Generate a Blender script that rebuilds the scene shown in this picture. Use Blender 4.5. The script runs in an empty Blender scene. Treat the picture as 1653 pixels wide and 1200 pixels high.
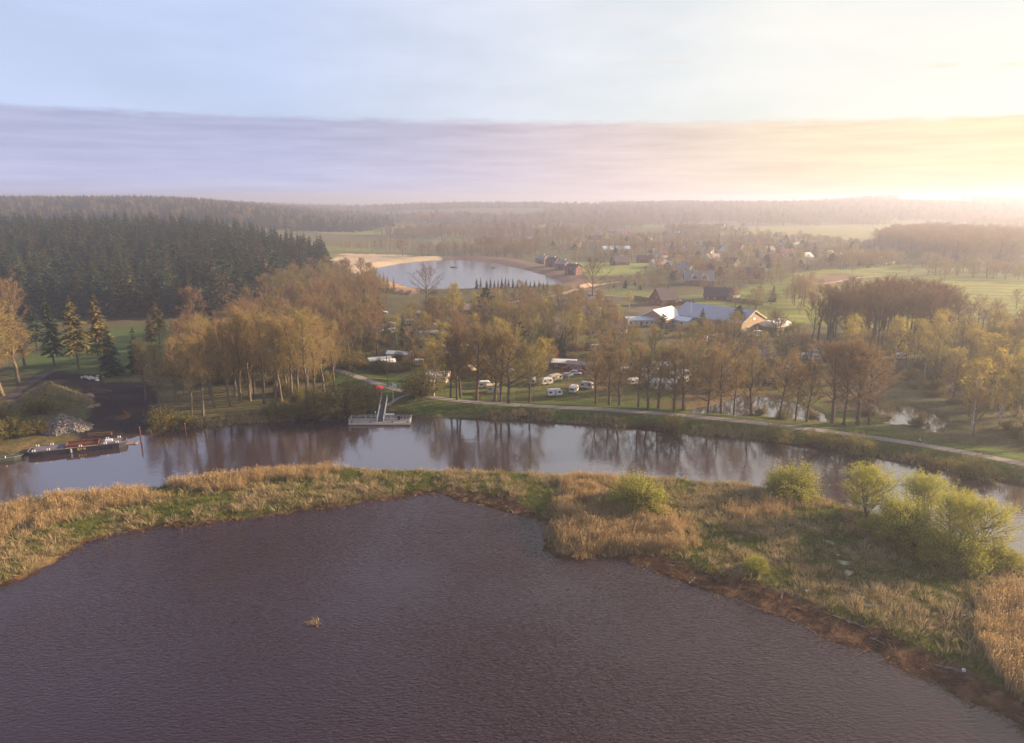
import bpy, bmesh, math, random
import numpy as np
from mathutils import Vector, Matrix, geometry

# ------------------------------------------------------------------ camera
SC = bpy.context.scene
COL = SC.collection
FPX, CX, CY, HORIZON = 1140.0, 826.5, 600.0, 320.0
EYE = 60.0
PITCH = math.atan((CY - HORIZON) / FPX)
cam = bpy.data.cameras.new('camera')
cam.sensor_width = 36.0
cam.lens = 36.0 * FPX / 1653.0
cam.clip_start, cam.clip_end = 0.5, 30000.0
cam_o = bpy.data.objects.new('camera', cam)
COL.objects.link(cam_o)
cam_o.location = (0, 0, EYE)
cam_o.rotation_euler = (math.pi / 2 - PITCH, 0, 0)
SC.camera = cam_o

# ------------------------------------------------------------------ light
SUN_AZ, SUN_EL = math.radians(74), math.radians(16)
SUN_STRENGTH = 5.0
SKY_STRENGTH = 0.05
sun = bpy.data.lights.new('sun', 'SUN')
sun.energy = SUN_STRENGTH
sun.angle = math.radians(0.6)
sun.color = (1.0, 0.71, 0.42)
sun_o = bpy.data.objects.new('sun', sun)
COL.objects.link(sun_o)
S_DIR = Vector((math.sin(SUN_AZ) * math.cos(SUN_EL), math.cos(SUN_AZ) * math.cos(SUN_EL), math.sin(SUN_EL)))
sun_o.rotation_euler = S_DIR.to_track_quat('Z', 'Y').to_euler()

world = bpy.data.worlds.new('World')
SC.world = world
world.use_nodes = True
wt = world.node_tree
wt.nodes.clear()


def N(tree, kind, **kw):
    n = tree.nodes.new(kind)
    for k, v in kw.items():
        if k.startswith('in_'):
            key = k[3:]
            n.inputs[int(key) if key.isdigit() else key].default_value = v
        else:
            setattr(n, k, v)
    return n


def L(tree, a, b):
    tree.links.new(a, b)


def math_node(tree, op, a, b=None, c=None, clamp=False):
    n = tree.nodes.new('ShaderNodeMath')
    n.operation = op
    n.use_clamp = clamp
    for i, v in enumerate((a, b, c)):
        if v is None:
            continue
        if isinstance(v, (int, float)):
            n.inputs[i].default_value = v
        else:
            tree.links.new(v, n.inputs[i])
    return n.outputs[0]


def ramp(tree, fac, stops, mode='LINEAR'):
    n = tree.nodes.new('ShaderNodeValToRGB')
    n.color_ramp.interpolation = mode
    e = n.color_ramp.elements
    while len(e) < len(stops):
        e.new(0.5)
    for el, (p, c) in zip(e, stops):
        el.position = p
        el.color = (c[0], c[1], c[2], 1)
    if fac is not None:
        tree.links.new(fac, n.inputs[0])
    return n.outputs[0]


def mixc(tree, fac, a, b, mode='MIX'):
    n = tree.nodes.new('ShaderNodeMix')
    n.data_type = 'RGBA'
    n.blend_type = mode
    for s, v in ((n.inputs[0], fac), (n.inputs[6], a), (n.inputs[7], b)):
        if isinstance(v, (int, float)):
            s.default_value = v
        elif isinstance(v, (tuple, list)):
            s.default_value = (v[0], v[1], v[2], 1)
        else:
            tree.links.new(v, s)
    return n.outputs[2]


sky = N(wt, 'ShaderNodeTexSky', sky_type='NISHITA')
sky.sun_disc = False
sky.sun_elevation = SUN_EL
sky.sun_rotation = SUN_AZ
sky.altitude = 60
sky.air_density = 1.0
sky.dust_density = 1.6
sky.ozone_density = 1.4
tc = N(wt, 'ShaderNodeTexCoord')
sep = N(wt, 'ShaderNodeSeparateXYZ')
L(wt, tc.outputs['Generated'], sep.inputs[0])
elev = math_node(wt, 'ARCSINE', sep.outputs[2])
azim = math_node(wt, 'ARCTAN2', sep.outputs[0], sep.outputs[1])
# angle from the sun, as cosine
dotn = N(wt, 'ShaderNodeVectorMath', operation='DOT_PRODUCT')
L(wt, tc.outputs['Generated'], dotn.inputs[0])
dotn.inputs[1].default_value = tuple(S_DIR)
cs = dotn.outputs['Value']
# azimuth / elevation space for clouds (a flat bank far away)
comb = N(wt, 'ShaderNodeCombineXYZ')
L(wt, math_node(wt, 'MULTIPLY', azim, 9.0), comb.inputs[0])
L(wt, math_node(wt, 'MULTIPLY', elev, 60.0), comb.inputs[1])
n_edge = N(wt, 'ShaderNodeTexNoise', in_Scale=2.2, in_Detail=8.0, in_Roughness=0.68)
L(wt, comb.outputs[0], n_edge.inputs['Vector'])
n_wisp = N(wt, 'ShaderNodeTexNoise', in_Scale=0.55, in_Detail=5.0, in_Roughness=0.55)
L(wt, comb.outputs[0], n_wisp.inputs['Vector'])
comb2 = N(wt, 'ShaderNodeCombineXYZ')
L(wt, math_node(wt, 'MULTIPLY', azim, 4.0), comb2.inputs[0])
L(wt, math_node(wt, 'MULTIPLY', elev, 16.0), comb2.inputs[1])
n_soft = N(wt, 'ShaderNodeTexNoise', in_Scale=1.0, in_Detail=4.0, in_Roughness=0.5)
L(wt, comb2.outputs[0], n_soft.inputs['Vector'])
# cloud bank: everything below about 6 degrees of elevation
edge = math_node(wt, 'MULTIPLY_ADD', math_node(wt, 'SUBTRACT', n_edge.outputs[0], 0.5), 0.017, 0.1035)
lowr = math_node(wt, 'MULTIPLY', math_node(wt, 'POWER', math_node(wt, 'MAXIMUM', math_node(wt, 'ADD', cs, 0.0), 0.0), 2.0), -0.020)
edge = math_node(wt, 'ADD', edge, lowr)
below = math_node(wt, 'SUBTRACT', edge, elev)
bank = N(wt, 'ShaderNodeMapRange', interpolation_type='SMOOTHSTEP')
L(wt, below, bank.inputs[0])
bank.inputs[1].default_value = -0.002
bank.inputs[2].default_value = 0.009
# colour of the bank depends on the angle to the sun and fades downwards
top_col = ramp(wt, cs, [(0.0, (0.42, 0.45, 0.64)), (0.16, (0.47, 0.47, 0.61)), (0.38, (0.65, 0.56, 0.59)), (0.62, (0.88, 0.73, 0.54)), (0.90, (1.05, 0.84, 0.52))])
low_col = ramp(wt, cs, [(0.0, (0.50, 0.53, 0.76)), (0.16, (0.58, 0.55, 0.72)), (0.38, (0.80, 0.66, 0.66)), (0.62, (0.94, 0.78, 0.56)), (0.90, (1.02, 0.84, 0.54))])
fadef = N(wt, 'ShaderNodeMapRange')
L(wt, math_node(wt, 'ADD', below, math_node(wt, 'MULTIPLY', math_node(wt, 'SUBTRACT', n_soft.outputs[0], 0.5), 0.045)), fadef.inputs[0])
fadef.inputs[1].default_value = 0.01
fadef.inputs[2].default_value = 0.095
bank_col = mixc(wt, fadef.outputs[0], top_col, low_col)
comb3 = N(wt, 'ShaderNodeCombineXYZ')
L(wt, math_node(wt, 'MULTIPLY', azim, 7.0), comb3.inputs[0])
L(wt, math_node(wt, 'MULTIPLY', elev, 95.0), comb3.inputs[1])
n_str = N(wt, 'ShaderNodeTexNoise', in_Scale=1.0, in_Detail=6.0, in_Roughness=0.6)
L(wt, comb3.outputs[0], n_str.inputs['Vector'])
bank_col = mixc(wt, 1.0, bank_col, ramp(wt, n_str.outputs[0], [(0.3, (0.90, 0.89, 0.91)), (0.5, (1.0, 1.0, 1.0)), (0.72, (1.13, 1.11, 1.08))]), 'MULTIPLY')
# thin high veil that whitens the sky, and a few small dark wisps above the bank
veil_col = ramp(wt, cs, [(0.0, (0.58, 0.67, 0.94)), (0.14, (0.68, 0.74, 0.94)), (0.38, (0.84, 0.86, 0.92)), (0.62, (0.97, 0.93, 0.85)), (0.92, (1.02, 0.95, 0.8))])
vf = math_node(wt, 'MULTIPLY_ADD', n_soft.outputs[0], 0.55, 0.48, clamp=True)
vf_hi = N(wt, 'ShaderNodeMapRange')
L(wt, elev, vf_hi.inputs[0])
vf_hi.inputs[1].default_value = 0.35
vf_hi.inputs[2].default_value = 1.0
vf_hi.inputs[3].default_value = 1.0
vf_hi.inputs[4].default_value = 0.25
vf = math_node(wt, 'MULTIPLY', vf, vf_hi.outputs[0])
SCALE = 0.42 / SKY_STRENGTH


def scaled(col):
    n = wt.nodes.new('ShaderNodeVectorMath')
    n.operation = 'SCALE'
    n.inputs['Scale'].default_value = SCALE
    wt.links.new(col, n.inputs[0])
    return n.outputs[0]


c1 = mixc(wt, vf, sky.outputs[0], scaled(veil_col))
w_m = N(wt, 'ShaderNodeMapRange', interpolation_type='SMOOTHSTEP')
L(wt, n_wisp.outputs[0], w_m.inputs[0])
w_m.inputs[1].default_value = 0.57
w_m.inputs[2].default_value = 0.70
w_band = N(wt, 'ShaderNodeMapRange', interpolation_type='SMOOTHSTEP')
L(wt, math_node(wt, 'ABSOLUTE', math_node(wt, 'SUBTRACT', elev, 0.145)), w_band.inputs[0])
w_band.inputs[1].default_value = 0.035
w_band.inputs[2].default_value = 0.005
wf = math_node(wt, 'MULTIPLY', math_node(wt, 'MULTIPLY', w_m.outputs[0], w_band.outputs[0]), 0.75)
c2 = mixc(wt, wf, c1, scaled(top_col))
c3 = mixc(wt, bank.outputs[0], c2, scaled(bank_col))
bg = N(wt, 'ShaderNodeBackground', in_Strength=SKY_STRENGTH)
L(wt, c3, bg.inputs[0])
wo = N(wt, 'ShaderNodeOutputWorld')
L(wt, bg.outputs[0], wo.inputs[0])

SC.view_settings.view_transform = 'Standard'
SC.view_settings.look = 'None'
SC.view_settings.exposure = 1.42
SC.view_settings.gamma = 1.0
SC.view_settings.use_curve_mapping = False
SC.cycles.use_denoising = True
SC.cycles.volume_bounces = 3
SC.cycles.max_bounces = 6
SC.cycles.diffuse_bounces = 2
SC.cycles.glossy_bounces = 3
SC.cycles.transparent_max_bounces = 8
SC.cycles.sample_clamp_indirect = 6.0

# ------------------------------------------------------------------ helpers
RNG = np.random.default_rng(7)
random.seed(7)


def ray(x, y):
    u, v = (x - CX) / FPX, (CY - y) / FPX
    return np.array([u, math.cos(PITCH) + v * math.sin(PITCH), -math.sin(PITCH) + v * math.cos(PITCH)])


def at(x, y, z=0.0):
    d = ray(x, y)
    t = (z - EYE) / d[2]
    return (d[0] * t, d[1] * t)


def poly_at(pts, z=0.0):
    return np.array([at(x, y, z) for x, y in pts])


def sdf(poly, X, Y):
    """signed distance to a closed polygon, negative inside"""
    X = np.asarray(X, float)
    Y = np.asarray(Y, float)
    d = np.full(X.shape, 1e18)
    inside = np.zeros(X.shape, bool)
    n = len(poly)
    for i in range(n):
        ax, ay = poly[i]
        bx, by = poly[(i + 1) % n]
        ex, ey = bx - ax, by - ay
        wx, wy = X - ax, Y - ay
        t = np.clip((wx * ex + wy * ey) / max(ex * ex + ey * ey, 1e-9), 0, 1)
        d = np.minimum(d, (wx - ex * t) ** 2 + (wy - ey * t) ** 2)
        cnd = ((ay > Y) != (by > Y))
        with np.errstate(divide='ignore', invalid='ignore'):
            xi = ex * (Y - ay) / (ey if ey != 0 else 1e-12) + ax
        inside ^= cnd & (X < xi)
    d = np.sqrt(d)
    return np.where(inside, -d, d)


def line_dist(pts, X, Y):
    d = np.full(np.shape(X), 1e18)
    for i in range(len(pts) - 1):
        ax, ay = pts[i]
        bx, by = pts[i + 1]
        ex, ey = bx - ax, by - ay
        wx, wy = X - ax, Y - ay
        t = np.clip((wx * ex + wy * ey) / max(ex * ex + ey * ey, 1e-9), 0, 1)
        d = np.minimum(d, (wx - ex * t) ** 2 + (wy - ey * t) ** 2)
    return np.sqrt(d)


def sstep(a, b, x):
    t = np.clip((np.asarray(x, float) - a) / (b - a), 0, 1)
    return t * t * (3 - 2 * t)


_tab = np.random.default_rng(3).random((256, 256))


def vnoise(X, Y, s):
    x, y = np.asarray(X, float) / s, np.asarray(Y, float) / s
    xi, yi = np.floor(x).astype(int), np.floor(y).astype(int)
    fx, fy = x - xi, y - yi
    fx, fy = fx * fx * (3 - 2 * fx), fy * fy * (3 - 2 * fy)
    g = lambda a, b: _tab[a & 255, b & 255]
    return (g(xi, yi) * (1 - fx) + g(xi + 1, yi) * fx) * (1 - fy) + (g(xi, yi + 1) * (1 - fx) + g(xi + 1, yi + 1) * fx) * fy


def mesh_from(name, V, F, mats=(), mi=None, smooth=False):
    """V (n,3), F list of arrays of equal-length faces (or one array)"""
    me = bpy.data.meshes.new(name)
    V = np.asarray(V, np.float32).reshape(-1, 3)
    if isinstance(F, np.ndarray):
        F = [F]
    F = [np.asarray(f, np.int32) for f in F if len(f)]
    me.vertices.add(len(V))
    me.vertices.foreach_set('co', V.ravel())
    loops = np.concatenate([f.ravel() for f in F])
    sizes = np.concatenate([np.full(len(f), f.shape[1], np.int32) for f in F])
    starts = np.concatenate([[0], np.cumsum(sizes)[:-1]]).astype(np.int32)
    me.loops.add(len(loops))
    me.loops.foreach_set('vertex_index', loops.astype(np.int32))
    me.polygons.add(len(sizes))
    me.polygons.foreach_set('loop_start', starts)
    me.polygons.foreach_set('loop_total', sizes)
    if mi is not None:
        me.polygons.foreach_set('material_index', np.asarray(mi, np.int32))
    if smooth:
        me.polygons.foreach_set('use_smooth', np.ones(len(sizes), bool))
    for m in mats:
        me.materials.append(m)
    me.update()
    me.validate()
    return me


def link(name, data, parent=None, loc=None, rot=None, scale=None):
    o = bpy.data.objects.new(name, data)
    COL.objects.link(o)
    if parent is not None:
        o.parent = parent
    if loc is not None:
        o.location = loc
    if rot is not None:
        o.rotation_euler = rot if hasattr(rot, '__len__') else (0, 0, rot)
    if scale is not None:
        o.scale = scale if hasattr(scale, '__len__') else (scale,) * 3
    return o


def tag(o, label=None, cat=None, group=None, kind=None):
    if label:
        o['label'] = label
    if cat:
        o['category'] = cat
    if group:
        o['group'] = group
    if kind:
        o['kind'] = kind
    return o


def thing(name, label, cat, loc, rz=0.0, group=None, scale=None):
    o = link(name, None, None, loc, (0, 0, rz), scale)
    o.empty_display_size = 0.5
    return tag(o, label, cat, group)


# ------------------------------------------------------------------ materials
MATS = {}


def new_mat(name):
    m = bpy.data.materials.new(name)
    m.use_nodes = True
    t = m.node_tree
    t.nodes.clear()
    out = N(t, 'ShaderNodeOutputMaterial')
    p = N(t, 'ShaderNodeBsdfPrincipled')
    L(t, p.outputs[0], out.inputs[0])
    MATS[name] = m
    return m, t, p, out


def plain(name, col, rough=0.7, var=0.25, scale=3.0, metal=0.0, bump=0.0, spec=0.3):
    """solid colour with mottling and a little wear"""
    if name in MATS:
        return MATS[name]
    m, t, p, out = new_mat(name)
    co = N(t, 'ShaderNodeTexCoord')
    nz = N(t, 'ShaderNodeTexNoise', in_Scale=scale, in_Detail=5.0, in_Roughness=0.6)
    L(t, co.outputs['Object'], nz.inputs['Vector'])
    a = tuple(c * (1 - var) for c in col)
    b = tuple(min(1, c * (1 + var)) for c in col)
    L(t, ramp(t, nz.outputs[0], [(0.3, a), (0.7, b)]), p.inputs['Base Color'])
    p.inputs['Roughness'].default_value = rough
    p.inputs['Metallic'].default_value = metal
    p.inputs['Specular IOR Level'].default_value = spec
    if bump:
        bp = N(t, 'ShaderNodeBump', in_Strength=bump, in_Distance=0.05)
        L(t, nz.outputs[0], bp.inputs['Height'])
        L(t, bp.outputs[0], p.inputs['Normal'])
    return m


def foliage(name, cols, trans=0.3, spread=1.0):
    """twigs / leaves / needles: colour picked per plant, mottled inside it, some light passes through"""
    if name in MATS:
        return MATS[name]
    m, t, p, out = new_mat(name)
    oi = N(t, 'ShaderNodeObjectInfo')
    co = N(t, 'ShaderNodeTexCoord')
    nz = N(t, 'ShaderNodeTexNoise', in_Scale=0.35, in_Detail=3.0)
    L(t, co.outputs['Object'], nz.inputs['Vector'])
    f = math_node(t, 'ADD', math_node(t, 'MULTIPLY', oi.outputs['Random'], 0.75 * spread),
                  math_node(t, 'MULTIPLY', math_node(t, 'SUBTRACT', nz.outputs[0], 0.35), 0.8), clamp=True)
    stops = [(i / (len(cols) - 1), c) for i, c in enumerate(cols)]
    c = ramp(t, f, stops)
    L(t, c, p.inputs['Base Color'])
    p.inputs['Roughness'].default_value = 0.75
    p.inputs['Specular IOR Level'].default_value = 0.15
    if trans:
        tr = N(t, 'ShaderNodeBsdfTranslucent')
        L(t, c, tr.inputs[0])
        mx = N(t, 'ShaderNodeMixShader', in_0=trans)
        L(t, p.outputs[0], mx.inputs[1])
        L(t, tr.outputs[0], mx.inputs[2])
        L(t, mx.outputs[0], out.inputs[0])
    return m

# ------------------------------------------------------------------ layout of the land (outlines read off at water level)
POND = np.vstack([poly_at([(-60, 962), (0, 946), (35, 935), (75, 914), (105, 893), (140, 876), (190, 861), (250, 851), (330, 846), (400, 838), (480, 826), (560, 815),
                           (640, 803), (700, 795), (722, 797), (760, 812), (810, 824), (850, 832), (876, 842), (884, 856), (874, 872), (882, 890), (905, 903), (935, 903),
                           (950, 893), (985, 903), (1030, 914), (1075, 930), (1110, 947), (1150, 955), (1190, 968), (1230, 986), (1262, 994), (1300, 1009), (1340, 1034), (1372, 1041),
                           (1410, 1052), (1440, 1076), (1480, 1093), (1515, 1102), (1550, 1128), (1590, 1147), (1653, 1177)]),
                  np.array([(70, 40), (85, 10), (110, -60), (-160, -60), (-160, 80)])])
RIVER = poly_at([(-260, 872), (0, 822), (60, 806), (150, 800), (250, 789), (350, 775), (450, 764), (520, 757), (600, 757), (700, 761), (800, 763), (900, 767), (1000, 770),
                 (1100, 775), (1200, 783), (1260, 793), (1330, 805), (1390, 826), (1450, 846), (1530, 862), (1600, 884), (1650, 908), (1760, 975), (1950, 1120), (2300, 1120),
                 (2300, 900), (1900, 832), (1653, 784), (1560, 766), (1500, 755), (1400, 736), (1300, 719), (1200, 708), (1100, 700), (1040, 693), (960, 686), (900, 681),
                 (800, 677), (720, 674), (650, 672), (560, 675), (480, 679), (400, 684), (300, 693), (250, 700), (205, 708), (120, 722), (40, 738), (0, 742), (-260, 780)])
CAMP_POND = poly_at([(1105, 668), (1112, 660), (1150, 656), (1172, 648), (1195, 639), (1225, 641), (1262, 645), (1295, 655), (1325, 668), (1335, 680), (1300, 679), (1262, 676),
                     (1230, 670), (1160, 669)], 0.6)
BEND_POND = poly_at([(1370, 650), (1392, 640), (1412, 648), (1420, 656), (1445, 652), (1470, 657), (1500, 666), (1522, 680), (1535, 696), (1525, 702), (1500, 695), (1470, 688),
                     (1415, 682), (1440, 672), (1420, 668), (1385, 662)], 0.6)
LAKE_Z = 1.0
LAKE = poly_at([(590, 441), (612, 432), (650, 425), (690, 421), (735, 419), (790, 423), (840, 434), (880, 445), (908, 457), (890, 461), (850, 464), (800, 466), (740, 468), (690, 468),
                (660, 465), (642, 458), (610, 450)], LAKE_Z)
DIKE_Z = 2.0
PATH = poly_at([(540, 596), (580, 609), (630, 627), (665, 636), (700, 643), (760, 650), (850, 655), (950, 660), (1050, 666), (1150, 675), (1250, 686), (1350, 698), (1450, 712),
                (1550, 728), (1653, 749), (1800, 782)], DIKE_Z)
RAMP_PATH = poly_at([(663, 638), (648, 640), (632, 645), (621, 651)], DIKE_Z)

YARD = poly_at([(118, 640), (150, 628), (200, 618), (256, 622), (258, 650), (248, 672), (232, 700), (195, 708), (110, 716), (130, 690), (160, 660)], 1.2)
YARD_TRACK = poly_at([(20, 640), (45, 612), (75, 598), (110, 600), (160, 612), (230, 618), (200, 630), (150, 632), (110, 618), (70, 612), (45, 630), (25, 655)], 1.2)
MEADOW_LEFT = poly_at([(20, 600), (60, 545), (200, 528), (380, 520), (420, 540), (300, 560), (230, 590), (180, 610), (60, 606)], 1.2)
CAMP = poly_at([(600, 622), (640, 560), (760, 540), (900, 540), (1100, 560), (1350, 600), (1420, 640), (1500, 720), (1200, 690), (900, 660), (700, 645)], 1.2)
SAND = poly_at([(540, 418), (560, 408), (640, 409), (690, 413), (720, 419), (690, 423), (650, 428), (610, 438), (585, 446), (560, 440)], 2)
SAND_NEAR = poly_at([(610, 446), (636, 456), (664, 466), (664, 476), (640, 472), (612, 460)], 2)
LAKE_BANK = poly_at([(720, 416), (780, 412), (850, 424), (920, 444), (980, 470), (930, 474), (905, 462), (860, 446), (800, 430)], 2)
FIELD_FAR = poly_at([(420, 362), (520, 360), (640, 364), (690, 374), (640, 378), (520, 381), (440, 378)], 1)
FIELD_FAR2 = poly_at([(440, 356), (560, 354), (690, 362), (640, 364), (520, 360), (430, 362)], 1)
FIELD_MID = poly_at([(920, 424), (1040, 424), (1060, 434), (1040, 444), (960, 446), (930, 438)], 1)
FIELD_R = poly_at([(1180, 490), (1300, 440), (1420, 428), (1653, 430), (1800, 440), (1800, 560), (1600, 545), (1400, 530), (1260, 520)], 1)
FIELD_BARE = poly_at([(1285, 452), (1350, 443), (1400, 449), (1390, 458), (1340, 465), (1290, 463)], 1)
FIELD_R2 = poly_at([(1140, 380), (1200, 366), (1400, 362), (1653, 366), (1900, 372), (1900, 400), (1500, 396), (1300, 390)], 1)
FIELD_R3 = poly_at([(1290, 396), (1420, 384), (1420, 392), (1330, 400)], 1)
LAWN_H = poly_at([(1090, 480), (1180, 470), (1280, 450), (1290, 470), (1240, 490), (1150, 498)], 1)
PADDOCK = poly_at([(1010, 502), (1060, 486), (1100, 492), (1050, 506)], 1)
BRIGHT_N = poly_at([(960, 476), (1010, 462), (1080, 470), (1060, 486)], 1)
REED_BAYS = poly_at([(880, 885), (872, 850), (900, 800), (940, 780), (990, 800), (1060, 820), (1120, 850), (1150, 890), (1090, 905), (1000, 900), (930, 905)])


def base_height(X, Y):
    """land without the water basins"""
    X = np.asarray(X, float)
    Y = np.asarray(Y, float)
    R = np.maximum(np.hypot(X, Y), 1)
    U = X / np.maximum(Y, 1.0)
    h = 1.15 + 0.5 * (vnoise(X, Y, 23.0) - 0.5) + 0.3 * (vnoise(X + 40, Y, 7.0) - 0.5)
    h = h + sstep(300, 800, R) * 2.5 * (vnoise(X, Y, 180.0) - 0.4)
    # rise under the spruce plantation on the left, then the wooded ridge behind it
    lat = sstep(-0.20, -0.46, U)
    h = h + lat * 20 * sstep(350, 640, Y)
    lat2 = sstep(-0.14, -0.55, U)
    h = h + lat2 * (20 + 5 * vnoise(X, Y, 260.0)) * sstep(900, 1500, Y) * (1 - 0.55 * sstep(1700, 2700, Y))
    # low wooded hills along the horizon
    h = h + (15 + 12 * vnoise(X, Y, 900.0)) * sstep(1700, 2600, Y) * sstep(-0.32, -0.05, U) * (1 - 0.8 * sstep(3200, 5200, Y))
    h = h + 30 * np.exp(-(((X - 1700) / 420.0) ** 2 + ((Y - 3100) / 500.0) ** 2))
    return h


def height(X, Y, full=True):
    X = np.asarray(X, float)
    Y = np.asarray(Y, float)
    jx = X + 2.2 * (vnoise(X, Y, 4.5) - 0.5) + 1.5 * (vnoise(X, Y, 1.9) - 0.5)
    jy = Y + 2.2 * (vnoise(X + 99, Y, 4.5) - 0.5) + 1.5 * (vnoise(X + 99, Y, 1.9) - 0.5)
    h = base_height(X, Y)
    sp, sr = sdf(POND, jx, jy), sdf(RIVER, jx, jy)
    s = np.minimum(sp, sr)
    # the spit rises gently from the pond, more steeply from the river
    prof = np.minimum(np.where(sp < sr, 0.13, 0.30) * s, 1.0 + 0.25 * (vnoise(X, Y, 3.0) - 0.5))
    near = sstep(0.0, 14.0, s)
    hh = prof * (1 - near) + h * near
    h = np.where(s < 14, np.where(s < 0, np.maximum(s * 0.25, -1.6), hh), h)
    dk = line_dist(PATH, X, Y)
    side = sstep(2.6, 9.0, dk)
    h = np.where((dk < 9.0) & (s > 0), np.maximum(h, DIKE_Z * (1 - side) + np.minimum(h, DIKE_Z) * side), h)
    h = np.where((dk < 2.6), DIKE_Z, h)
    for poly, lv in ((CAMP_POND, 0.6), (BEND_POND, 0.6)):
        sq = sdf(poly, jx, jy)
        b = sstep(0, 5, sq)
        h = np.where(sq < 5, np.where(sq < 0, lv + np.maximum(sq * 0.3, -1.2), (lv + 0.22 * sq) * (1 - b) + h * b), h)
    sq = sdf(LAKE, X, Y)
    b = sstep(0, 26, sq)
    bank = LAKE_Z + np.minimum(0.18 * sq, 4.5)
    h = np.where(sq < 26, np.where(sq < 0, LAKE_Z + np.maximum(sq * 0.2, -2.0), bank * (1 - b) + np.maximum(h, 3.2) * b), h)
    return h


def gz(x, y):
    return float(height(np.array([x]), np.array([y]))[0])


def on(x, y):
    """world point on the ground seen at pixel (x, y): march along the sight line over the real terrain"""
    d = ray(x, y)
    t = np.geomspace(50, 9000, 1500)
    px, py, pz = d[0] * t, d[1] * t, EYE + d[2] * t
    hh = height(px, py)
    below = np.nonzero(pz <= hh)[0]
    i = below[0] if len(below) else len(t) - 1
    return float(px[i]), float(py[i]), float(hh[i])


# ------------------------------------------------------------------ ground sheet
def build_ground():
    a_in = np.radians(np.linspace(-54, 54, 520))
    a_out = np.radians(np.linspace(54, 306, 54)[1:-1])
    ang = np.concatenate([a_in, a_out])
    rad = np.concatenate([np.linspace(2, 38, 10), np.geomspace(40, 9000, 640)])
    na, nr = len(ang), len(rad)
    A, Rr = np.meshgrid(ang, rad)
    X, Y = Rr * np.sin(A), Rr * np.cos(A)
    Z = height(X.ravel(), Y.ravel()).reshape(X.shape)
    V = np.stack([X, Y, Z], -1).reshape(-1, 3)
    i = np.arange((nr - 1) * na)
    r, a = i // na, i % na
    a2 = (a + 1) % na
    F = np.stack([r * na + a, r * na + a2, (r + 1) * na + a2, (r + 1) * na + a], -1)
    x, y = V[:, 0], V[:, 1]
    jx = x + 3.5 * (vnoise(x, y, 6.0) - 0.5) * np.clip(np.hypot(x, y) / 150, 0.5, 6)
    jy = y + 3.5 * (vnoise(x + 50, y, 6.0) - 0.5) * np.clip(np.hypot(x, y) / 150, 0.5, 6)
    C = np.empty((len(V), 3))
    C[:] = (0.105, 0.098, 0.048)

    def paint(mask, col):
        m = np.clip(mask, 0, 1)[:, None]
        C[:] = C * (1 - m) + np.array(col) * m

    R = np.hypot(x, y)
    # patchwork of far fields
    q = vnoise(x, y * 0.45, 260.0)
    paint(sstep(600, 900, R) * sstep(0.52, 0.56, q), (0.15, 0.16, 0.06))
    paint(sstep(600, 900, R) * sstep(0.72, 0.74, q), (0.17, 0.12, 0.09))

    def zone(poly, col, soft=2.5):
        paint(sstep(soft, -soft, sdf(poly, jx, jy)), col)

    zone(MEADOW_LEFT, (0.075, 0.11, 0.035), 5)
    zone(CAMP, (0.115, 0.125, 0.042), 4)
    paint(sstep(0.50, 0.66, vnoise(x, y, 11.0)) * sstep(4, -4, sdf(CAMP, jx, jy)), (0.14, 0.10, 0.055))
    for pl, c in ((FIELD_FAR, (0.17, 0.20, 0.06)), (FIELD_FAR2, (0.20, 0.12, 0.085)), (FIELD_MID, (0.20, 0.24, 0.07)), (FIELD_R, (0.22, 0.24, 0.06)), (FIELD_R2, (0.24, 0.23, 0.09)),
                  (FIELD_R3, (0.24, 0.23, 0.09)), (LAWN_H, (0.16, 0.19, 0.05)), (BRIGHT_N, (0.15, 0.17, 0.06)), (PADDOCK, (0.17, 0.12, 0.09)), (FIELD_BARE, (0.22, 0.14, 0.10))):
        zone(pl, c, 4)
    # mown swaths and drainage furrows across the big meadow on the right
    st = 0.5 + 0.5 * np.sin((y + 0.18 * x) / 2.6 + 2.0 * vnoise(x, y, 60.0))
    paint(sstep(0.6, 0.95, st) * sstep(6, -6, sdf(FIELD_R, jx, jy)) * 0.55, (0.13, 0.13, 0.04))
    zone(LAKE_BANK, (0.20, 0.13, 0.10), 4)
    zone(SAND, (0.47, 0.37, 0.26), 4)
    zone(SAND_NEAR, (0.38, 0.24, 0.15), 3)
    # dike and river bank grass
    sr, sp = sdf(RIVER, jx, jy), sdf(POND, jx, jy)
    dk = line_dist(PATH, x, y)
    far_side = (sr < sp) & (y > 120)
    paint(far_side * sstep(13, 9, dk), (0.070, 0.105, 0.028))
    paint(far_side * sstep(13, 9, dk) * sstep(0.45, 0.7, vnoise(x, y, 5.0)) * 0.7, (0.10, 0.10, 0.035))
    # the spit between pond and river: dry sedge over green
    spit = (sp < 70) & (sp > 0) & (sr > 0) & (y < 175) & (sr < 75)
    g = vnoise(x, y, 6.0) * 0.6 + vnoise(x + 7, y, 2.3) * 0.4
    paint(spit * 1.0, (0.125, 0.105, 0.048))
    paint(spit * sstep(0.50, 0.62, g), (0.08, 0.09, 0.028))
    paint(spit * sstep(0.46, 0.36, g), (0.17, 0.125, 0.06))
    # brown wrack and mud along the pond
    xp = x / np.maximum(y, 1)
    wide = 0.8 + 4.2 * sstep(0.10, 0.24, xp) + 3.5 * np.exp(-((xp + 0.02) / 0.055) ** 2)
    mud = spit * sstep(1.25, 0.8, sp / wide)
    paint(mud, (0.12, 0.062, 0.036))
    paint(mud * sstep(0.40, 0.6, vnoise(x, y * 1.6, 1.6)), (0.062, 0.034, 0.026))
    paint(mud * sstep(0.66, 0.74, vnoise(x + 31, y, 1.1)), (0.17, 0.10, 0.055))
    paint(far_side * sstep(1.6, 0.4, sr), (0.10, 0.062, 0.045))
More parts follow.
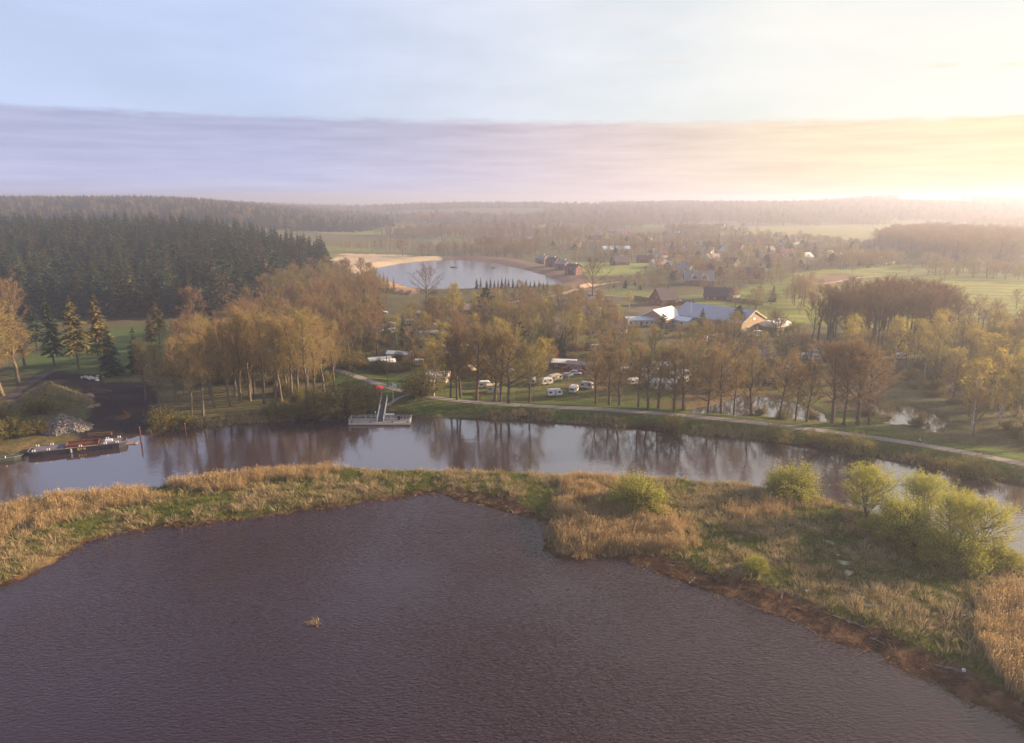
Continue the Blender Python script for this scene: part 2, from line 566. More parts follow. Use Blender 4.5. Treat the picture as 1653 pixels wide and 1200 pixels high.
    zone(YARD, (0.030, 0.024, 0.027), 1.2)
    zone(YARD_TRACK, (0.036, 0.028, 0.032), 1.2)
    # beds of the water bodies
    paint(((sp < 0) | (sr < 0)) * 1.0, (0.05, 0.03, 0.02))
    me = mesh_from('ground', V, F, smooth=True)
    attr = me.color_attributes.new('soil', 'FLOAT_COLOR', 'POINT')
    attr.data.foreach_set('color', np.concatenate([C, np.ones((len(C), 1))], 1).astype(np.float32).ravel())
    m, t, p, out = new_mat('ground')
    at_n = N(t, 'ShaderNodeAttribute', attribute_name='soil')
    geo = N(t, 'ShaderNodeNewGeometry')
    nz = N(t, 'ShaderNodeTexNoise', in_Scale=1.1, in_Detail=8.0, in_Roughness=0.7)
    L(t, geo.outputs['Position'], nz.inputs['Vector'])
    nz2 = N(t, 'ShaderNodeTexNoise', in_Scale=0.035, in_Detail=5.0, in_Roughness=0.6)
    L(t, geo.outputs['Position'], nz2.inputs['Vector'])
    f1 = ramp(t, nz.outputs[0], [(0.3, (0.5, 0.5, 0.5)), (0.7, (1.5, 1.5, 1.5))])
    f2 = ramp(t, nz2.outputs[0], [(0.3, (0.75, 0.8, 0.75)), (0.7, (1.25, 1.2, 1.2))])
    L(t, mixc(t, 1.0, mixc(t, 1.0, at_n.outputs['Color'], f1, 'MULTIPLY'), f2, 'MULTIPLY'), p.inputs['Base Color'])
    p.inputs['Roughness'].default_value = 0.95
    p.inputs['Specular IOR Level'].default_value = 0.1
    bp = N(t, 'ShaderNodeBump', in_Strength=0.8, in_Distance=0.25)
    L(t, nz.outputs[0], bp.inputs['Height'])
    L(t, bp.outputs[0], p.inputs['Normal'])
    me.materials.append(m)
    return tag(link('ground', me), kind='structure')


GROUND = build_ground()


# ------------------------------------------------------------------ water
def water_mat(name, col, ripple, dist, rough, size, ior=1.36, stretch=2.2, rot=0.0, patch=True):
    m, t, p, out = new_mat(name)
    geo = N(t, 'ShaderNodeNewGeometry')
    mp = N(t, 'ShaderNodeMapping')
    mp.inputs['Rotation'].default_value = (0, 0, rot)
    mp.inputs['Scale'].default_value = (1.0 / (size * stretch), 1.0 / size, 1.0)
    L(t, geo.outputs['Position'], mp.inputs[0])
    n1 = N(t, 'ShaderNodeTexNoise', in_Scale=1.0, in_Detail=2.5, in_Roughness=0.5, in_Distortion=0.35)
    L(t, mp.outputs[0], n1.inputs['Vector'])
    n2 = N(t, 'ShaderNodeTexNoise', in_Scale=0.022, in_Detail=4.0)
    L(t, geo.outputs['Position'], n2.inputs['Vector'])
    amp = N(t, 'ShaderNodeMapRange')
    L(t, n2.outputs[0], amp.inputs[0])
    amp.inputs[1].default_value, amp.inputs[2].default_value = 0.35, 0.65
    amp.inputs[3].default_value, amp.inputs[4].default_value = (0.25 if patch else 1.0), 1.0
    hgt = math_node(t, 'MULTIPLY', n1.outputs[0], amp.outputs[0])
    bp = N(t, 'ShaderNodeBump', in_Strength=ripple, in_Distance=dist)
    L(t, hgt, bp.inputs['Height'])
    L(t, bp.outputs[0], p.inputs['Normal'])
    p.inputs['Base Color'].default_value = (*col, 1)
    p.inputs['Roughness'].default_value = rough
    p.inputs['IOR'].default_value = ior
    p.inputs['Specular IOR Level'].default_value = 0.5
    return m


def water(name, poly, z, mat, margin=5.0, step=4.0):
    """a level sheet that runs under its banks"""
    lo, hi = poly.min(0) - margin - step, poly.max(0) + margin + step
    xs, ys = np.arange(lo[0], hi[0], step), np.arange(lo[1], hi[1], step)
    Xg, Yg = np.meshgrid(xs, ys)
    s = sdf(poly, Xg.ravel(), Yg.ravel()).reshape(Xg.shape)
    V = np.stack([Xg, Yg, np.full(Xg.shape, z)], -1).reshape(-1, 3)
    nx = len(xs)
    q = np.minimum(np.minimum(s[:-1, :-1], s[1:, :-1]), np.minimum(s[:-1, 1:], s[1:, 1:])) < margin
    r, c = np.nonzero(q)
    F = np.stack([r * nx + c, r * nx + c + 1, (r + 1) * nx + c + 1, (r + 1) * nx + c], -1)
    used, inv = np.unique(F.ravel(), return_inverse=True)
    return tag(link(name, mesh_from(name, V[used], inv.reshape(-1, 4), [mat], smooth=True)), kind='structure')


water('pond_water', POND, 0.0, water_mat('pond_water', (0.026, 0.010, 0.014), 1.0, 0.32, 0.06, 0.34, ior=1.56, stretch=2.4, rot=math.radians(-14)))
water('river_water', RIVER, 0.0, water_mat('river_water', (0.050, 0.034, 0.040), 0.8, 0.045, 0.05, 0.7, ior=3.2, stretch=2.0, rot=math.radians(5)))
m_still = water_mat('still_water', (0.03, 0.025, 0.022), 0.5, 0.01, 0.04, 0.6, ior=3.6)
water('camp_pond_water', CAMP_POND, 0.6, m_still, 3.0, 2.0)
water('bend_pond_water', BEND_POND, 0.6, m_still, 3.0, 2.0)
water('lake_water', LAKE, LAKE_Z, water_mat('lake_water', (0.04, 0.04, 0.045), 0.6, 0.02, 0.16, 1.0, ior=5.0), 8.0, 6.0)


# ------------------------------------------------------------------ paths and roads
def strip(name, pts, width, mat, lift=0.05, z=None, step=3.0):
    pts = np.asarray(pts, float)
    seg = np.hypot(*np.diff(pts, axis=0).T)
    s = np.concatenate([[0], np.cumsum(seg)])
    n = max(2, int(s[-1] / step))
    q = np.linspace(0, s[-1], n)
    x, y = np.interp(q, s, pts[:, 0]), np.interp(q, s, pts[:, 1])
    k = np.ones(9) / 9
    if n > 12:
        x[4:-4], y[4:-4] = np.convolve(x, k, 'valid'), np.convolve(y, k, 'valid')
    tx, ty = np.gradient(x), np.gradient(y)
    ln = np.hypot(tx, ty)
    nx, ny = -ty / ln, tx / ln
    V = []
    offs = [-0.5, -0.17, 0.17, 0.5]
    for o in offs:
        xx, yy = x + nx * width * o, y + ny * width * o
        V.append(np.stack([xx, yy, (height(xx, yy) if z is None else np.full(n, z)) + lift + (0.03 if abs(o) < 0.3 else 0)], -1))
    V = np.stack(V, 1).reshape(-1, 3)
    F = []
    for i in range(n - 1):
        for j in range(3):
            F.append((i * 4 + j, i * 4 + j + 1, (i + 1) * 4 + j + 1, (i + 1) * 4 + j))
    return tag(link(name, mesh_from(name, V, np.array(F), [mat], smooth=True)), kind='structure')


m_path = plain('path_gravel', (0.27, 0.23, 0.22), 0.9, 0.2, 0.9, bump=0.3)
m_road = plain('road_asphalt', (0.22, 0.19, 0.18), 0.85, 0.15, 0.5)
m_sandroad = plain('sand_track', (0.38, 0.28, 0.20), 0.9, 0.2, 0.4)
strip('dike_path', PATH, 3.0, m_path, 0.02, DIKE_Z)
strip('landing_path', RAMP_PATH, 1.5, m_path, 0.10, None, 0.6)
strip('village_road', [on(x, y)[:2] for x, y in [(760, 500), (840, 486), (880, 482), (920, 473), (940, 466), (965, 461), (1000, 456)]], 5.0, m_sandroad, 0.25)
strip('farm_road', [on(x, y)[:2] for x, y in [(950, 474), (1000, 480), (1050, 482), (1100, 478), (1150, 480)]], 4.0, m_road, 0.25)
strip('field_track', [on(x, y)[:2] for x, y in [(1300, 462), (1340, 458), (1380, 450), (1420, 447)]], 4.0, m_sandroad, 0.25)
strip('yard_track', [on(x, y)[:2] for x, y in [(-20, 652), (20, 642), (50, 616), (80, 601), (105, 598)]], 3.4, plain('track_dirt', (0.07, 0.055, 0.06), 0.9), 0.12)

# ------------------------------------------------------------------ plant materials
M_BARK = plain('bark', (0.11, 0.085, 0.065), 0.9, 0.35, 1.5, bump=0.4)
M_BARK_PALE = plain('bark_pale', (0.15, 0.12, 0.09), 0.9, 0.35, 1.5, bump=0.4)
M_BIRCH = plain('bark_birch', (0.42, 0.38, 0.33), 0.8, 0.45, 1.2)
M_TWIG = foliage('twigs_brown', [(0.21, 0.14, 0.075), (0.26, 0.18, 0.09), (0.28, 0.21, 0.095), (0.25, 0.215, 0.08)], 0.42)
M_TWIG_RED = foliage('twigs_reddish', [(0.24, 0.145, 0.08), (0.27, 0.175, 0.092), (0.25, 0.175, 0.09)], 0.4)
M_TWIG_GOLD = foliage('twigs_golden', [(0.30, 0.215, 0.105), (0.34, 0.245, 0.125), (0.29, 0.235, 0.10)], 0.35)
M_TWIG_DARK = foliage('twigs_dark', [(0.15, 0.092, 0.06), (0.18, 0.115, 0.07), (0.165, 0.12, 0.068)], 0.4)
M_BUD_GREEN = foliage('young_leaves_green', [(0.17, 0.20, 0.05), (0.23, 0.24, 0.06), (0.20, 0.21, 0.06)], 0.4)
M_BUD_YELLOW = foliage('young_leaves_yellow', [(0.38, 0.33, 0.07), (0.46, 0.37, 0.07), (0.40, 0.37, 0.08)], 0.5)
M_WILLOW = foliage('willow_catkins', [(0.36, 0.37, 0.075), (0.44, 0.42, 0.09), (0.38, 0.41, 0.085)], 0.45)
M_BLOSSOM = foliage('white_blossom', [(0.62, 0.55, 0.47), (0.72, 0.66, 0.58)], 0.35)
M_PINKISH = foliage('copper_leaves', [(0.30, 0.14, 0.10), (0.36, 0.19, 0.11)], 0.35)
M_SPRUCE = foliage('spruce_needles', [(0.030, 0.058, 0.050), (0.040, 0.072, 0.046), (0.055, 0.085, 0.042), (0.085, 0.095, 0.042)], 0.15)
M_SPRUCE_OLIVE = foliage('spruce_needles_olive', [(0.10, 0.10, 0.035), (0.15, 0.125, 0.04), (0.19, 0.14, 0.045)], 0.12)
M_SPRUCE_BROWN = foliage('spruce_needles_brown', [(0.055, 0.065, 0.035), (0.085, 0.08, 0.04), (0.12, 0.095, 0.05)], 0.12)
M_PINE = foliage('pine_needles', [(0.038, 0.052, 0.030), (0.052, 0.062, 0.034)], 0.12)
M_REED = foliage('dry_reed', [(0.40, 0.275, 0.14), (0.48, 0.345, 0.18), (0.43, 0.33, 0.19), (0.36, 0.26, 0.14)], 0.35)
M_SEDGE = foliage('dry_sedge', [(0.38, 0.29, 0.17), (0.45, 0.35, 0.22), (0.32, 0.27, 0.14), (0.26, 0.25, 0.10)], 0.3)
M_GRASS = foliage('green_grass', [(0.11, 0.15, 0.035), (0.16, 0.19, 0.045), (0.24, 0.225, 0.06), (0.13, 0.175, 0.036)], 0.3)
M_BUSH = foliage('bush_leaves', [(0.11, 0.13, 0.035), (0.155, 0.155, 0.04), (0.20, 0.16, 0.05)], 0.35)
M_LARCH = foliage('larch_needles', [(0.26, 0.25, 0.06), (0.32, 0.28, 0.07)], 0.35)


class Geo:
    """collects triangles and quads"""

    def __init__(s):
        s.v, s.t, s.q, s.n = [], [], [], 0

    def tube(s, pts, rad, n=5, cap=False):
        pts = np.asarray(pts, float)
        k = len(pts)
        d = np.gradient(pts, axis=0)
        d /= np.maximum(np.linalg.norm(d, axis=1, keepdims=True), 1e-9)
        ref = np.array([0.31, 0.95, 0.05]) if abs(d[0][2]) > 0.7 else np.array([0, 0, 1.0])
        a = np.cross(d, ref)
        a /= np.maximum(np.linalg.norm(a, axis=1, keepdims=True), 1e-9)
        b = np.cross(d, a)
        th = np.linspace(0, 2 * np.pi, n, endpoint=False)
        ring = (a[:, None, :] * np.cos(th)[None, :, None] + b[:, None, :] * np.sin(th)[None, :, None]) * np.asarray(rad, float)[:, None, None] + pts[:, None, :]
        s.v.append(ring.reshape(-1, 3))
        for i in range(k - 1):
            for j in range(n):
                s.q.append((s.n + i * n + j, s.n + i * n + (j + 1) % n, s.n + (i + 1) * n + (j + 1) % n, s.n + (i + 1) * n + j))
        s.n += k * n

    def slivers(s, base, tip, width, rng):
        """thin pointed blades, one triangle each"""
        base, tip = np.asarray(base, float), np.asarray(tip, float)
        d = tip - base
        r = rng.normal(size=d.shape)
        w = np.cross(d, r)
        w /= np.maximum(np.linalg.norm(w, axis=1, keepdims=True), 1e-9)
        w *= np.asarray(width).reshape(-1, 1) * 0.5
        V = np.stack([base - w, base + w, tip], 1).reshape(-1, 3)
        m = len(base)
        s.v.append(V)
        s.t.extend((s.n + np.arange(m * 3).reshape(-1, 3)).tolist())
        s.n += m * 3

    def leaves(s, pos, size, rng):
        m = len(pos)
        a = rng.normal(size=(m, 3))
        a /= np.linalg.norm(a, axis=1, keepdims=True)
        b = np.cross(a, rng.normal(size=(m, 3)))
        b /= np.linalg.norm(b, axis=1, keepdims=True)
        sz = np.asarray(size).reshape(-1, 1)
        V = np.stack([pos - a * sz * 0.5, pos + b * sz * 0.45, pos + a * sz * 0.5, pos - b * sz * 0.45], 1).reshape(-1, 3)
        s.v.append(V)
        s.q.extend((s.n + np.arange(m * 4).reshape(-1, 4)).tolist())
        s.n += m * 4

    def mesh(s, name, mat, smooth=False):
        F = []
        if s.t:
            F.append(np.array(s.t))
        if s.q:
            F.append(np.array(s.q))
        return mesh_from(name, np.concatenate(s.v), F, [mat], smooth=smooth)


def unit(v):
    return v / max(np.linalg.norm(v), 1e-9)


def broadleaf(seed, H=20.0, start=0.3, width=0.26, nl=15, up=0.55, nb=6, nt=9, tw=0.10, tl=1.3, twig=None, bark=None, leaf=None, leaf_n=0, leaf_s=0.3, stems=1, fork=0.7, tr=0.016, lean=0.045,
              side=2):
    """a leafless or budding tree: trunk with limbs, and a crown of branches, twigs and maybe young leaves"""
    rng = np.random.default_rng(seed)
    T, C, LF = Geo(), Geo(), Geo()
    tips = []
    for st in range(stems):
        a0 = rng.uniform(0, 2 * np.pi)
        sp = 0.0 if stems == 1 else rng.uniform(0.12, 0.34)
        n = 8
        zz = np.linspace(0, 0.93 * H * (1 if stems == 1 else rng.uniform(0.75, 1)), n)
        k = (zz / H)
        wob = rng.normal(0, lean * H * 0.35, (n, 2)) * k[:, None]
        cx = np.cos(a0) * sp * H * k + wob[:, 0] + lean * H * k * np.cos(a0 + 1)
        cy = np.sin(a0) * sp * H * k + wob[:, 1] + lean * H * k * np.sin(a0 + 1)
        trunk = np.stack([cx, cy, zz], -1)
        r0 = tr * H / (stems ** 0.4)
        T.tube(trunk, r0 * (1.25 - k * 1.15) ** 1.1 + 0.015, 6)
        nl_s = max(4, int(nl / stems ** 0.6))
        for i in range(nl_s):
            f = start + (0.97 - start) * ((i + rng.uniform(0.1, 0.9)) / nl_s)
            az = i * 2.39996 + rng.uniform(-0.5, 0.5) + a0
            p0 = np.array([np.interp(f * H * 0.93, zz, trunk[:, j]) for j in range(3)])
            g = (f - start) / (1 - start)
            prof = (0.45 + 0.9 * math.sin(math.pi * min(1, g * 0.82 + 0.16)) ** 0.8) * fork + (1 - fork) * (1.05 - g)
            ll = width * H * prof * rng.uniform(0.8, 1.2) / (stems ** 0.35)
            el = up + (1.25 - up) * g * 0.75 + rng.uniform(-0.15, 0.15)
            d = np.array([math.cos(az) * math.cos(el), math.sin(az) * math.cos(el), math.sin(el)])
            m = 5
            ts = np.linspace(0, 1, m)
            limb = p0 + np.outer(ts * ll, d) + np.outer(ts ** 2 * ll * 0.22, [0, 0, 1]) + rng.normal(0, 0.03 * ll, (m, 3)) * ts[:, None]
            rr = r0 * 0.42 * (1.1 - 0.7 * g)
            T.tube(limb, rr * (1 - ts * 0.85) + 0.012, 4)
            for b in range(nb):
                s = 0.25 + 0.75 * (b + rng.uniform(0, 1)) / nb
                q0 = np.array([np.interp(s, ts, limb[:, j]) for j in range(3)])
                bd = unit(d + rng.normal(0, 0.55, 3) + np.array([0, 0, 0.25]))
                bl = ll * 0.42 * (1.25 - 0.7 * s) * rng.uniform(0.7, 1.3) + 0.5
                q1 = q0 + bd * bl * 0.5 + rng.normal(0, 0.06 * bl, 3)
                q2 = q0 + bd * bl + np.array([0, 0, 0.12 * bl])
                C.tube([q0, q1, q2], [0.045, 0.03, 0.008], 3)
                tt = rng.uniform(0.15, 1.0, nt)
                bp = q0 + np.outer(tt, q2 - q0)
                td = bd + rng.normal(0, 0.65, (nt, 3)) + np.array([0, 0, 0.25])
                td /= np.linalg.norm(td, axis=1, keepdims=True)
                tlen = tl * rng.uniform(0.5, 1.25, nt)
                tp = bp + td * tlen[:, None]
                C.slivers(bp, tp, tw * rng.uniform(0.7, 1.3, nt), rng)
                tips.append(tp)
                if side:
                    for _ in range(side):
                        u = rng.uniform(0.25, 0.9, nt)[:, None]
                        sb = bp * (1 - u) + tp * u
                        sd = td + rng.normal(0, 0.6, (nt, 3))
                        sd /= np.linalg.norm(sd, axis=1, keepdims=True)
                        se = sb + sd * (tlen * 0.55)[:, None]
                        C.slivers(sb, se, tw * 0.7 * rng.uniform(0.7, 1.3, nt), rng)
                        tips.append(se)
    tm = T.mesh('trunk', bark or M_BARK, True)
    if leaf is not None and leaf_n:
        tp = np.concatenate(tips)
        idx = rng.integers(0, len(tp), leaf_n)
        pos = tp[idx] + rng.normal(0, 0.22 * leaf_s / 0.3, (leaf_n, 3))
        C.leaves(pos, leaf_s * rng.uniform(0.5, 1.2, leaf_n), rng)
        ntri, nq = len(C.t), len(C.q)
        cm = C.mesh('crown', twig or M_TWIG)
        cm.materials.append(leaf)
        mi = np.zeros(ntri + nq, np.int32)
        mi[ntri + nq - leaf_n:] = 1
        cm.polygons.foreach_set('material_index', mi)
    else:
        cm = C.mesh('crown', twig or M_TWIG)
    return dict(trunk=tm, crown=cm, H=H)


def spruce(seed, H=24.0, width=0.15, bare=0.12, nw=26, mat=None, droop=0.25, ragged=0.25):
    rng = np.random.default_rng(seed)
    T, C = Geo(), Geo()
    zz = np.linspace(0, H, 6)
    tr = np.stack([rng.normal(0, 0.06, 6), rng.normal(0, 0.06, 6), zz], -1)
    tr[0, :2] = 0
    T.tube(tr, 0.30 * (1.02 - zz / H) + 0.02, 6)
    for w in range(nw):
        f = bare + (1 - bare) * (w / (nw - 1)) ** 0.92
        z = f * H
        g = (f - bare) / (1 - bare)
        R = width * H * (1.0 - g) ** 0.8 * (0.75 + 0.25 * min(1, g * 6)) + 0.18
        nbr = 9 if g < 0.7 else 6
        for i in range(nbr):
            az = rng.uniform(0, 2 * np.pi)
            r = R * rng.uniform(1 - ragged * 1.6, 1 + ragged)
            out = np.array([math.cos(az), math.sin(az), 0])
            p0 = np.array([0, 0, z + rng.uniform(-0.3, 0.3)])
            tip = p0 + out * r + np.array([0, 0, -droop * r + 0.10 * r * rng.normal()])
            mid = (p0 + tip) * 0.5 + np.array([0, 0, 0.10 * r])
            m = 7
            u = rng.uniform(0.2, 1.0, m)
            b = np.where(u[:, None] < 0.5, p0 + (mid - p0) * (u[:, None] * 2), mid + (tip - mid) * (u[:, None] * 2 - 1))
            perp = np.cross(out, [0, 0, 1.0])
            sd = out * 0.8 + perp * rng.choice([-1, 1], m)[:, None] * rng.uniform(0.3, 1.0, m)[:, None] + np.array([0, 0, -0.25]) + rng.normal(0, 0.22, (m, 3))
            ln = (0.30 * r + 0.25) * rng.uniform(0.7, 1.3, m)
            C.slivers(b - sd * (ln * 0.25)[:, None], b + sd * (ln * 0.8)[:, None], 0.36 * ln + 0.10, rng)
            C.slivers(p0[None], tip[None], [0.26 * r + 0.12], rng)
    C.slivers(np.array([[0, 0, H * 0.94]]), np.array([[0, 0, H * 1.02]]), [0.25], rng)
    return dict(trunk=T.mesh('trunk', M_BARK, True), crown=C.mesh('crown', mat or M_SPRUCE), H=H)


def pine(seed, H=16.0, mat=None, start=0.35, width=0.26):
    """a full pine or cedar-like conifer with ragged layered boughs"""
    rng = np.random.default_rng(seed)
    T, C = Geo(), Geo()
    zz = np.linspace(0, H * 0.96, 6)
    T.tube(np.stack([rng.normal(0, 0.12, 6) * zz / H, rng.normal(0, 0.12, 6), zz], -1), 0.30 * (1.05 - zz / H), 6)
    for i in range(34):
        f = start + (1 - start) * i / 33
        g = (f - start) / (1 - start)
        az = i * 2.4 + rng.uniform(-0.5, 0.5)
        r = width * H * (0.55 + 0.6 * math.sin(math.pi * min(1, g * 0.7 + 0.25))) * (1.05 - 0.75 * g) * rng.uniform(0.7, 1.2)
        d = np.array([math.cos(az), math.sin(az), 0.25])
        p0 = np.array([0, 0, f * H * 0.95])
        p1 = p0 + d * r
        T.tube([p0, (p0 + p1) / 2, p1], [0.07, 0.05, 0.02], 3)
        m = 70
        u = rng.uniform(0.3, 1.05, m)[:, None]
        b = p0 + (p1 - p0) * u + rng.normal(0, 0.20 * r * 0.6, (m, 3)) * np.array([1, 1, 0.5])
        sd = rng.normal(0, 1, (m, 3)) + d * 0.6 + np.array([0, 0, 0.6])
        sd /= np.linalg.norm(sd, axis=1, keepdims=True)
        C.slivers(b, b + sd * rng.uniform(0.4, 0.9, m)[:, None], rng.uniform(0.16, 0.34, m), rng)
    return dict(trunk=T.mesh('trunk', M_BARK, True), crown=C.mesh('crown', mat or M_PINE), H=H)


def bush(seed, R=3.0, H=3.5, stems=60, leaf=None, twig=None, leaf_n=4200, leaf_s=0.2, tw=0.05):
    """many shoots rising from one stool, leafy towards the outside"""
    rng = np.random.default_rng(seed)
    T, C = Geo(), Geo()
    tips, bases = [], []
    lob = rng.uniform(0, 6.28, 3)
    for i in range(stems):
        az = rng.uniform(0, 2 * np.pi)
        th = math.acos(rng.uniform(0.02, 1.0))
        d = np.array([math.sin(th) * math.cos(az), math.sin(th) * math.sin(az), math.cos(th)])
        lump = 1 + 0.13 * math.sin(2 * az + lob[0]) + 0.10 * math.sin(3 * az + lob[1])
        end = np.array([d[0] * R, d[1] * R, d[2] * H * 0.92 + 0.25]) * rng.uniform(0.82, 1.08) * lump
        p0 = np.array([rng.normal(0, 0.12 * R), rng.normal(0, 0.12 * R), 0.0])
        mid = p0 * 0.4 + end * 0.5 + np.array([0, 0, 0.15 * H])
        T.tube([p0, mid, end], [0.045, 0.03, 0.008], 3)
        m = 26
        u = rng.uniform(0.3, 1, m)[:, None]
        b = (1 - u) ** 2 * p0 + 2 * u * (1 - u) * mid + u ** 2 * end
        td = unit(end - p0) + rng.normal(0, 0.5, (m, 3)) + np.array([0, 0, 0.35])
        tp = b + td * rng.uniform(0.3, 0.75, m)[:, None] * min(1, R / 2.5)
        C.slivers(b, tp, tw * rng.uniform(0.6, 1.2, m), rng)
        tips.append(tp)
    tp = np.concatenate(tips)
    if leaf_n:
        idx = rng.integers(0, len(tp), leaf_n)
        pos = tp[idx] + rng.normal(0, 0.16, (leaf_n, 3))
        pos[:, 2] = np.maximum(pos[:, 2], 0.05)
        C.leaves(pos, leaf_s * rng.uniform(0.5, 1.2, leaf_n), rng)
    nt_, nq = len(C.t), len(C.q)
    cm = C.mesh('crown', twig or M_TWIG)
    if leaf_n:
        cm.materials.append(leaf or M_BUSH)
        mi = np.zeros(nt_ + nq, np.int32)
        mi[nt_ + nq - leaf_n:] = 1
        cm.polygons.foreach_set('material_index', mi)
    return dict(trunk=T.mesh('stems', M_BARK, True), crown=cm, H=H, R=R)


def tuft(seed, n=24, h=1.9, spread=0.5, w=0.045, lean=0.25, mat=None, plume=False):
    """a clump of grass or reed blades"""
    rng = np.random.default_rng(seed)
    V, F = [], []
    wind = np.array([-0.35, -0.1, 0])
    for i in range(n):
        a, r = rng.uniform(0, 6.283), spread * math.sqrt(rng.uniform())
        p = np.array([r * math.cos(a), r * math.sin(a), -0.05])
        hh = h * rng.uniform(0.6, 1.1)
        d = np.array([math.cos(a), math.sin(a), 0]) * lean * rng.uniform(0.2, 1.0) + wind * lean + rng.normal(0, 0.08, 3) * np.array([1, 1, 0])
        q = rng.uniform(0, 3.14)
        wv = np.array([math.cos(q), math.sin(q), 0]) * w * 0.5 * rng.uniform(0.7, 1.3)
        m = p + np.array([d[0] * hh * 0.35, d[1] * hh * 0.35, hh * 0.55])
        t = p + np.array([d[0] * hh, d[1] * hh, hh])
        k = len(V)
        V += [p - wv, p + wv, m + wv * 0.8, m - wv * 0.8, t]
        F += [(k, k + 1, k + 2), (k, k + 2, k + 3), (k + 3, k + 2, k + 4)]
        if plume and i % 3 == 0:
            k = len(V)
            pw = wv * 2.4
            b0 = m * 0.35 + t * 0.65
            V += [b0, t * 0.7 + b0 * 0.3 + pw, t + np.array([d[0], d[1], 0]) * 0.15, t * 0.7 + b0 * 0.3 - pw]
            F += [(k, k + 1, k + 2), (k, k + 2, k + 3)]
    return mesh_from('tuft', np.array(V), np.array(F), [mat or M_REED])


# ------------------------------------------------------------------ planting
def plant(proto, x, y, h, name, label, cat='tree', group=None, wide=1.0, rz=None, sink=0.15, z=None):
    s = h / proto['H']
    loc = (x, y, (gz(x, y) if z is None else z) - sink)
    o = thing(name, label, cat, loc, random.uniform(0, 6.283) if rz is None else rz, group, (s * wide, s * wide, s))
    link('trunk' if cat == 'tree' else 'stems', proto['trunk'], o)
    link('crown', proto['crown'], o)
    return o


_merged = {}


def whole(proto):
    """trunk and crown in one mesh, for trees too small in view to show their parts"""
    k = proto['crown'].name
    if k in _merged:
        return _merged[k]
    bm = bmesh.new()
    bm.from_mesh(proto['crown'])
    n0 = len(bm.faces)
    bm.from_mesh(proto['trunk'])
    bm.faces.ensure_lookup_table()
    nm = len(proto['crown'].materials)
    for f in bm.faces[n0:]:
        f.material_index = nm
    me = bpy.data.meshes.new('tree')
    bm.to_mesh(me)
    bm.free()
    for m in list(proto['crown'].materials) + list(proto['trunk'].materials):
        me.materials.append(m)
    _merged[k] = me
    return me


def plant_small(proto, x, y, h, name, label, cat='tree', group=None, wide=1.0, z=None):
    s = h / proto['H']
    o = link(name, whole(proto), None, (x, y, (gz(x, y) if z is None else z) - 0.15), random.uniform(0, 6.283), (s * wide, s * wide, s))
    return tag(o, label, cat, group)


def scatter_in(poly, spacing, rng, tries=None, keep=None):
    """evenly spread random points inside a polygon"""
    lo, hi = poly.min(0), poly.max(0)
    nx, ny = int((hi[0] - lo[0]) / spacing) + 2, int((hi[1] - lo[1]) / spacing) + 2
    gx, gy = np.meshgrid(np.arange(nx), np.arange(ny))
    X = lo[0] + (gx.ravel() + 0.5 * (gy.ravel() % 2) + rng.uniform(-0.42, 0.42, nx * ny)) * spacing
    Y = lo[1] + (gy.ravel() + rng.uniform(-0.42, 0.42, nx * ny)) * spacing
    m = sdf(poly, X, Y) < 0
    X, Y = X[m], Y[m]
    if keep is not None:
        k = keep(X, Y)
        X, Y = X[k], Y[k]
    return np.stack([X, Y], -1)


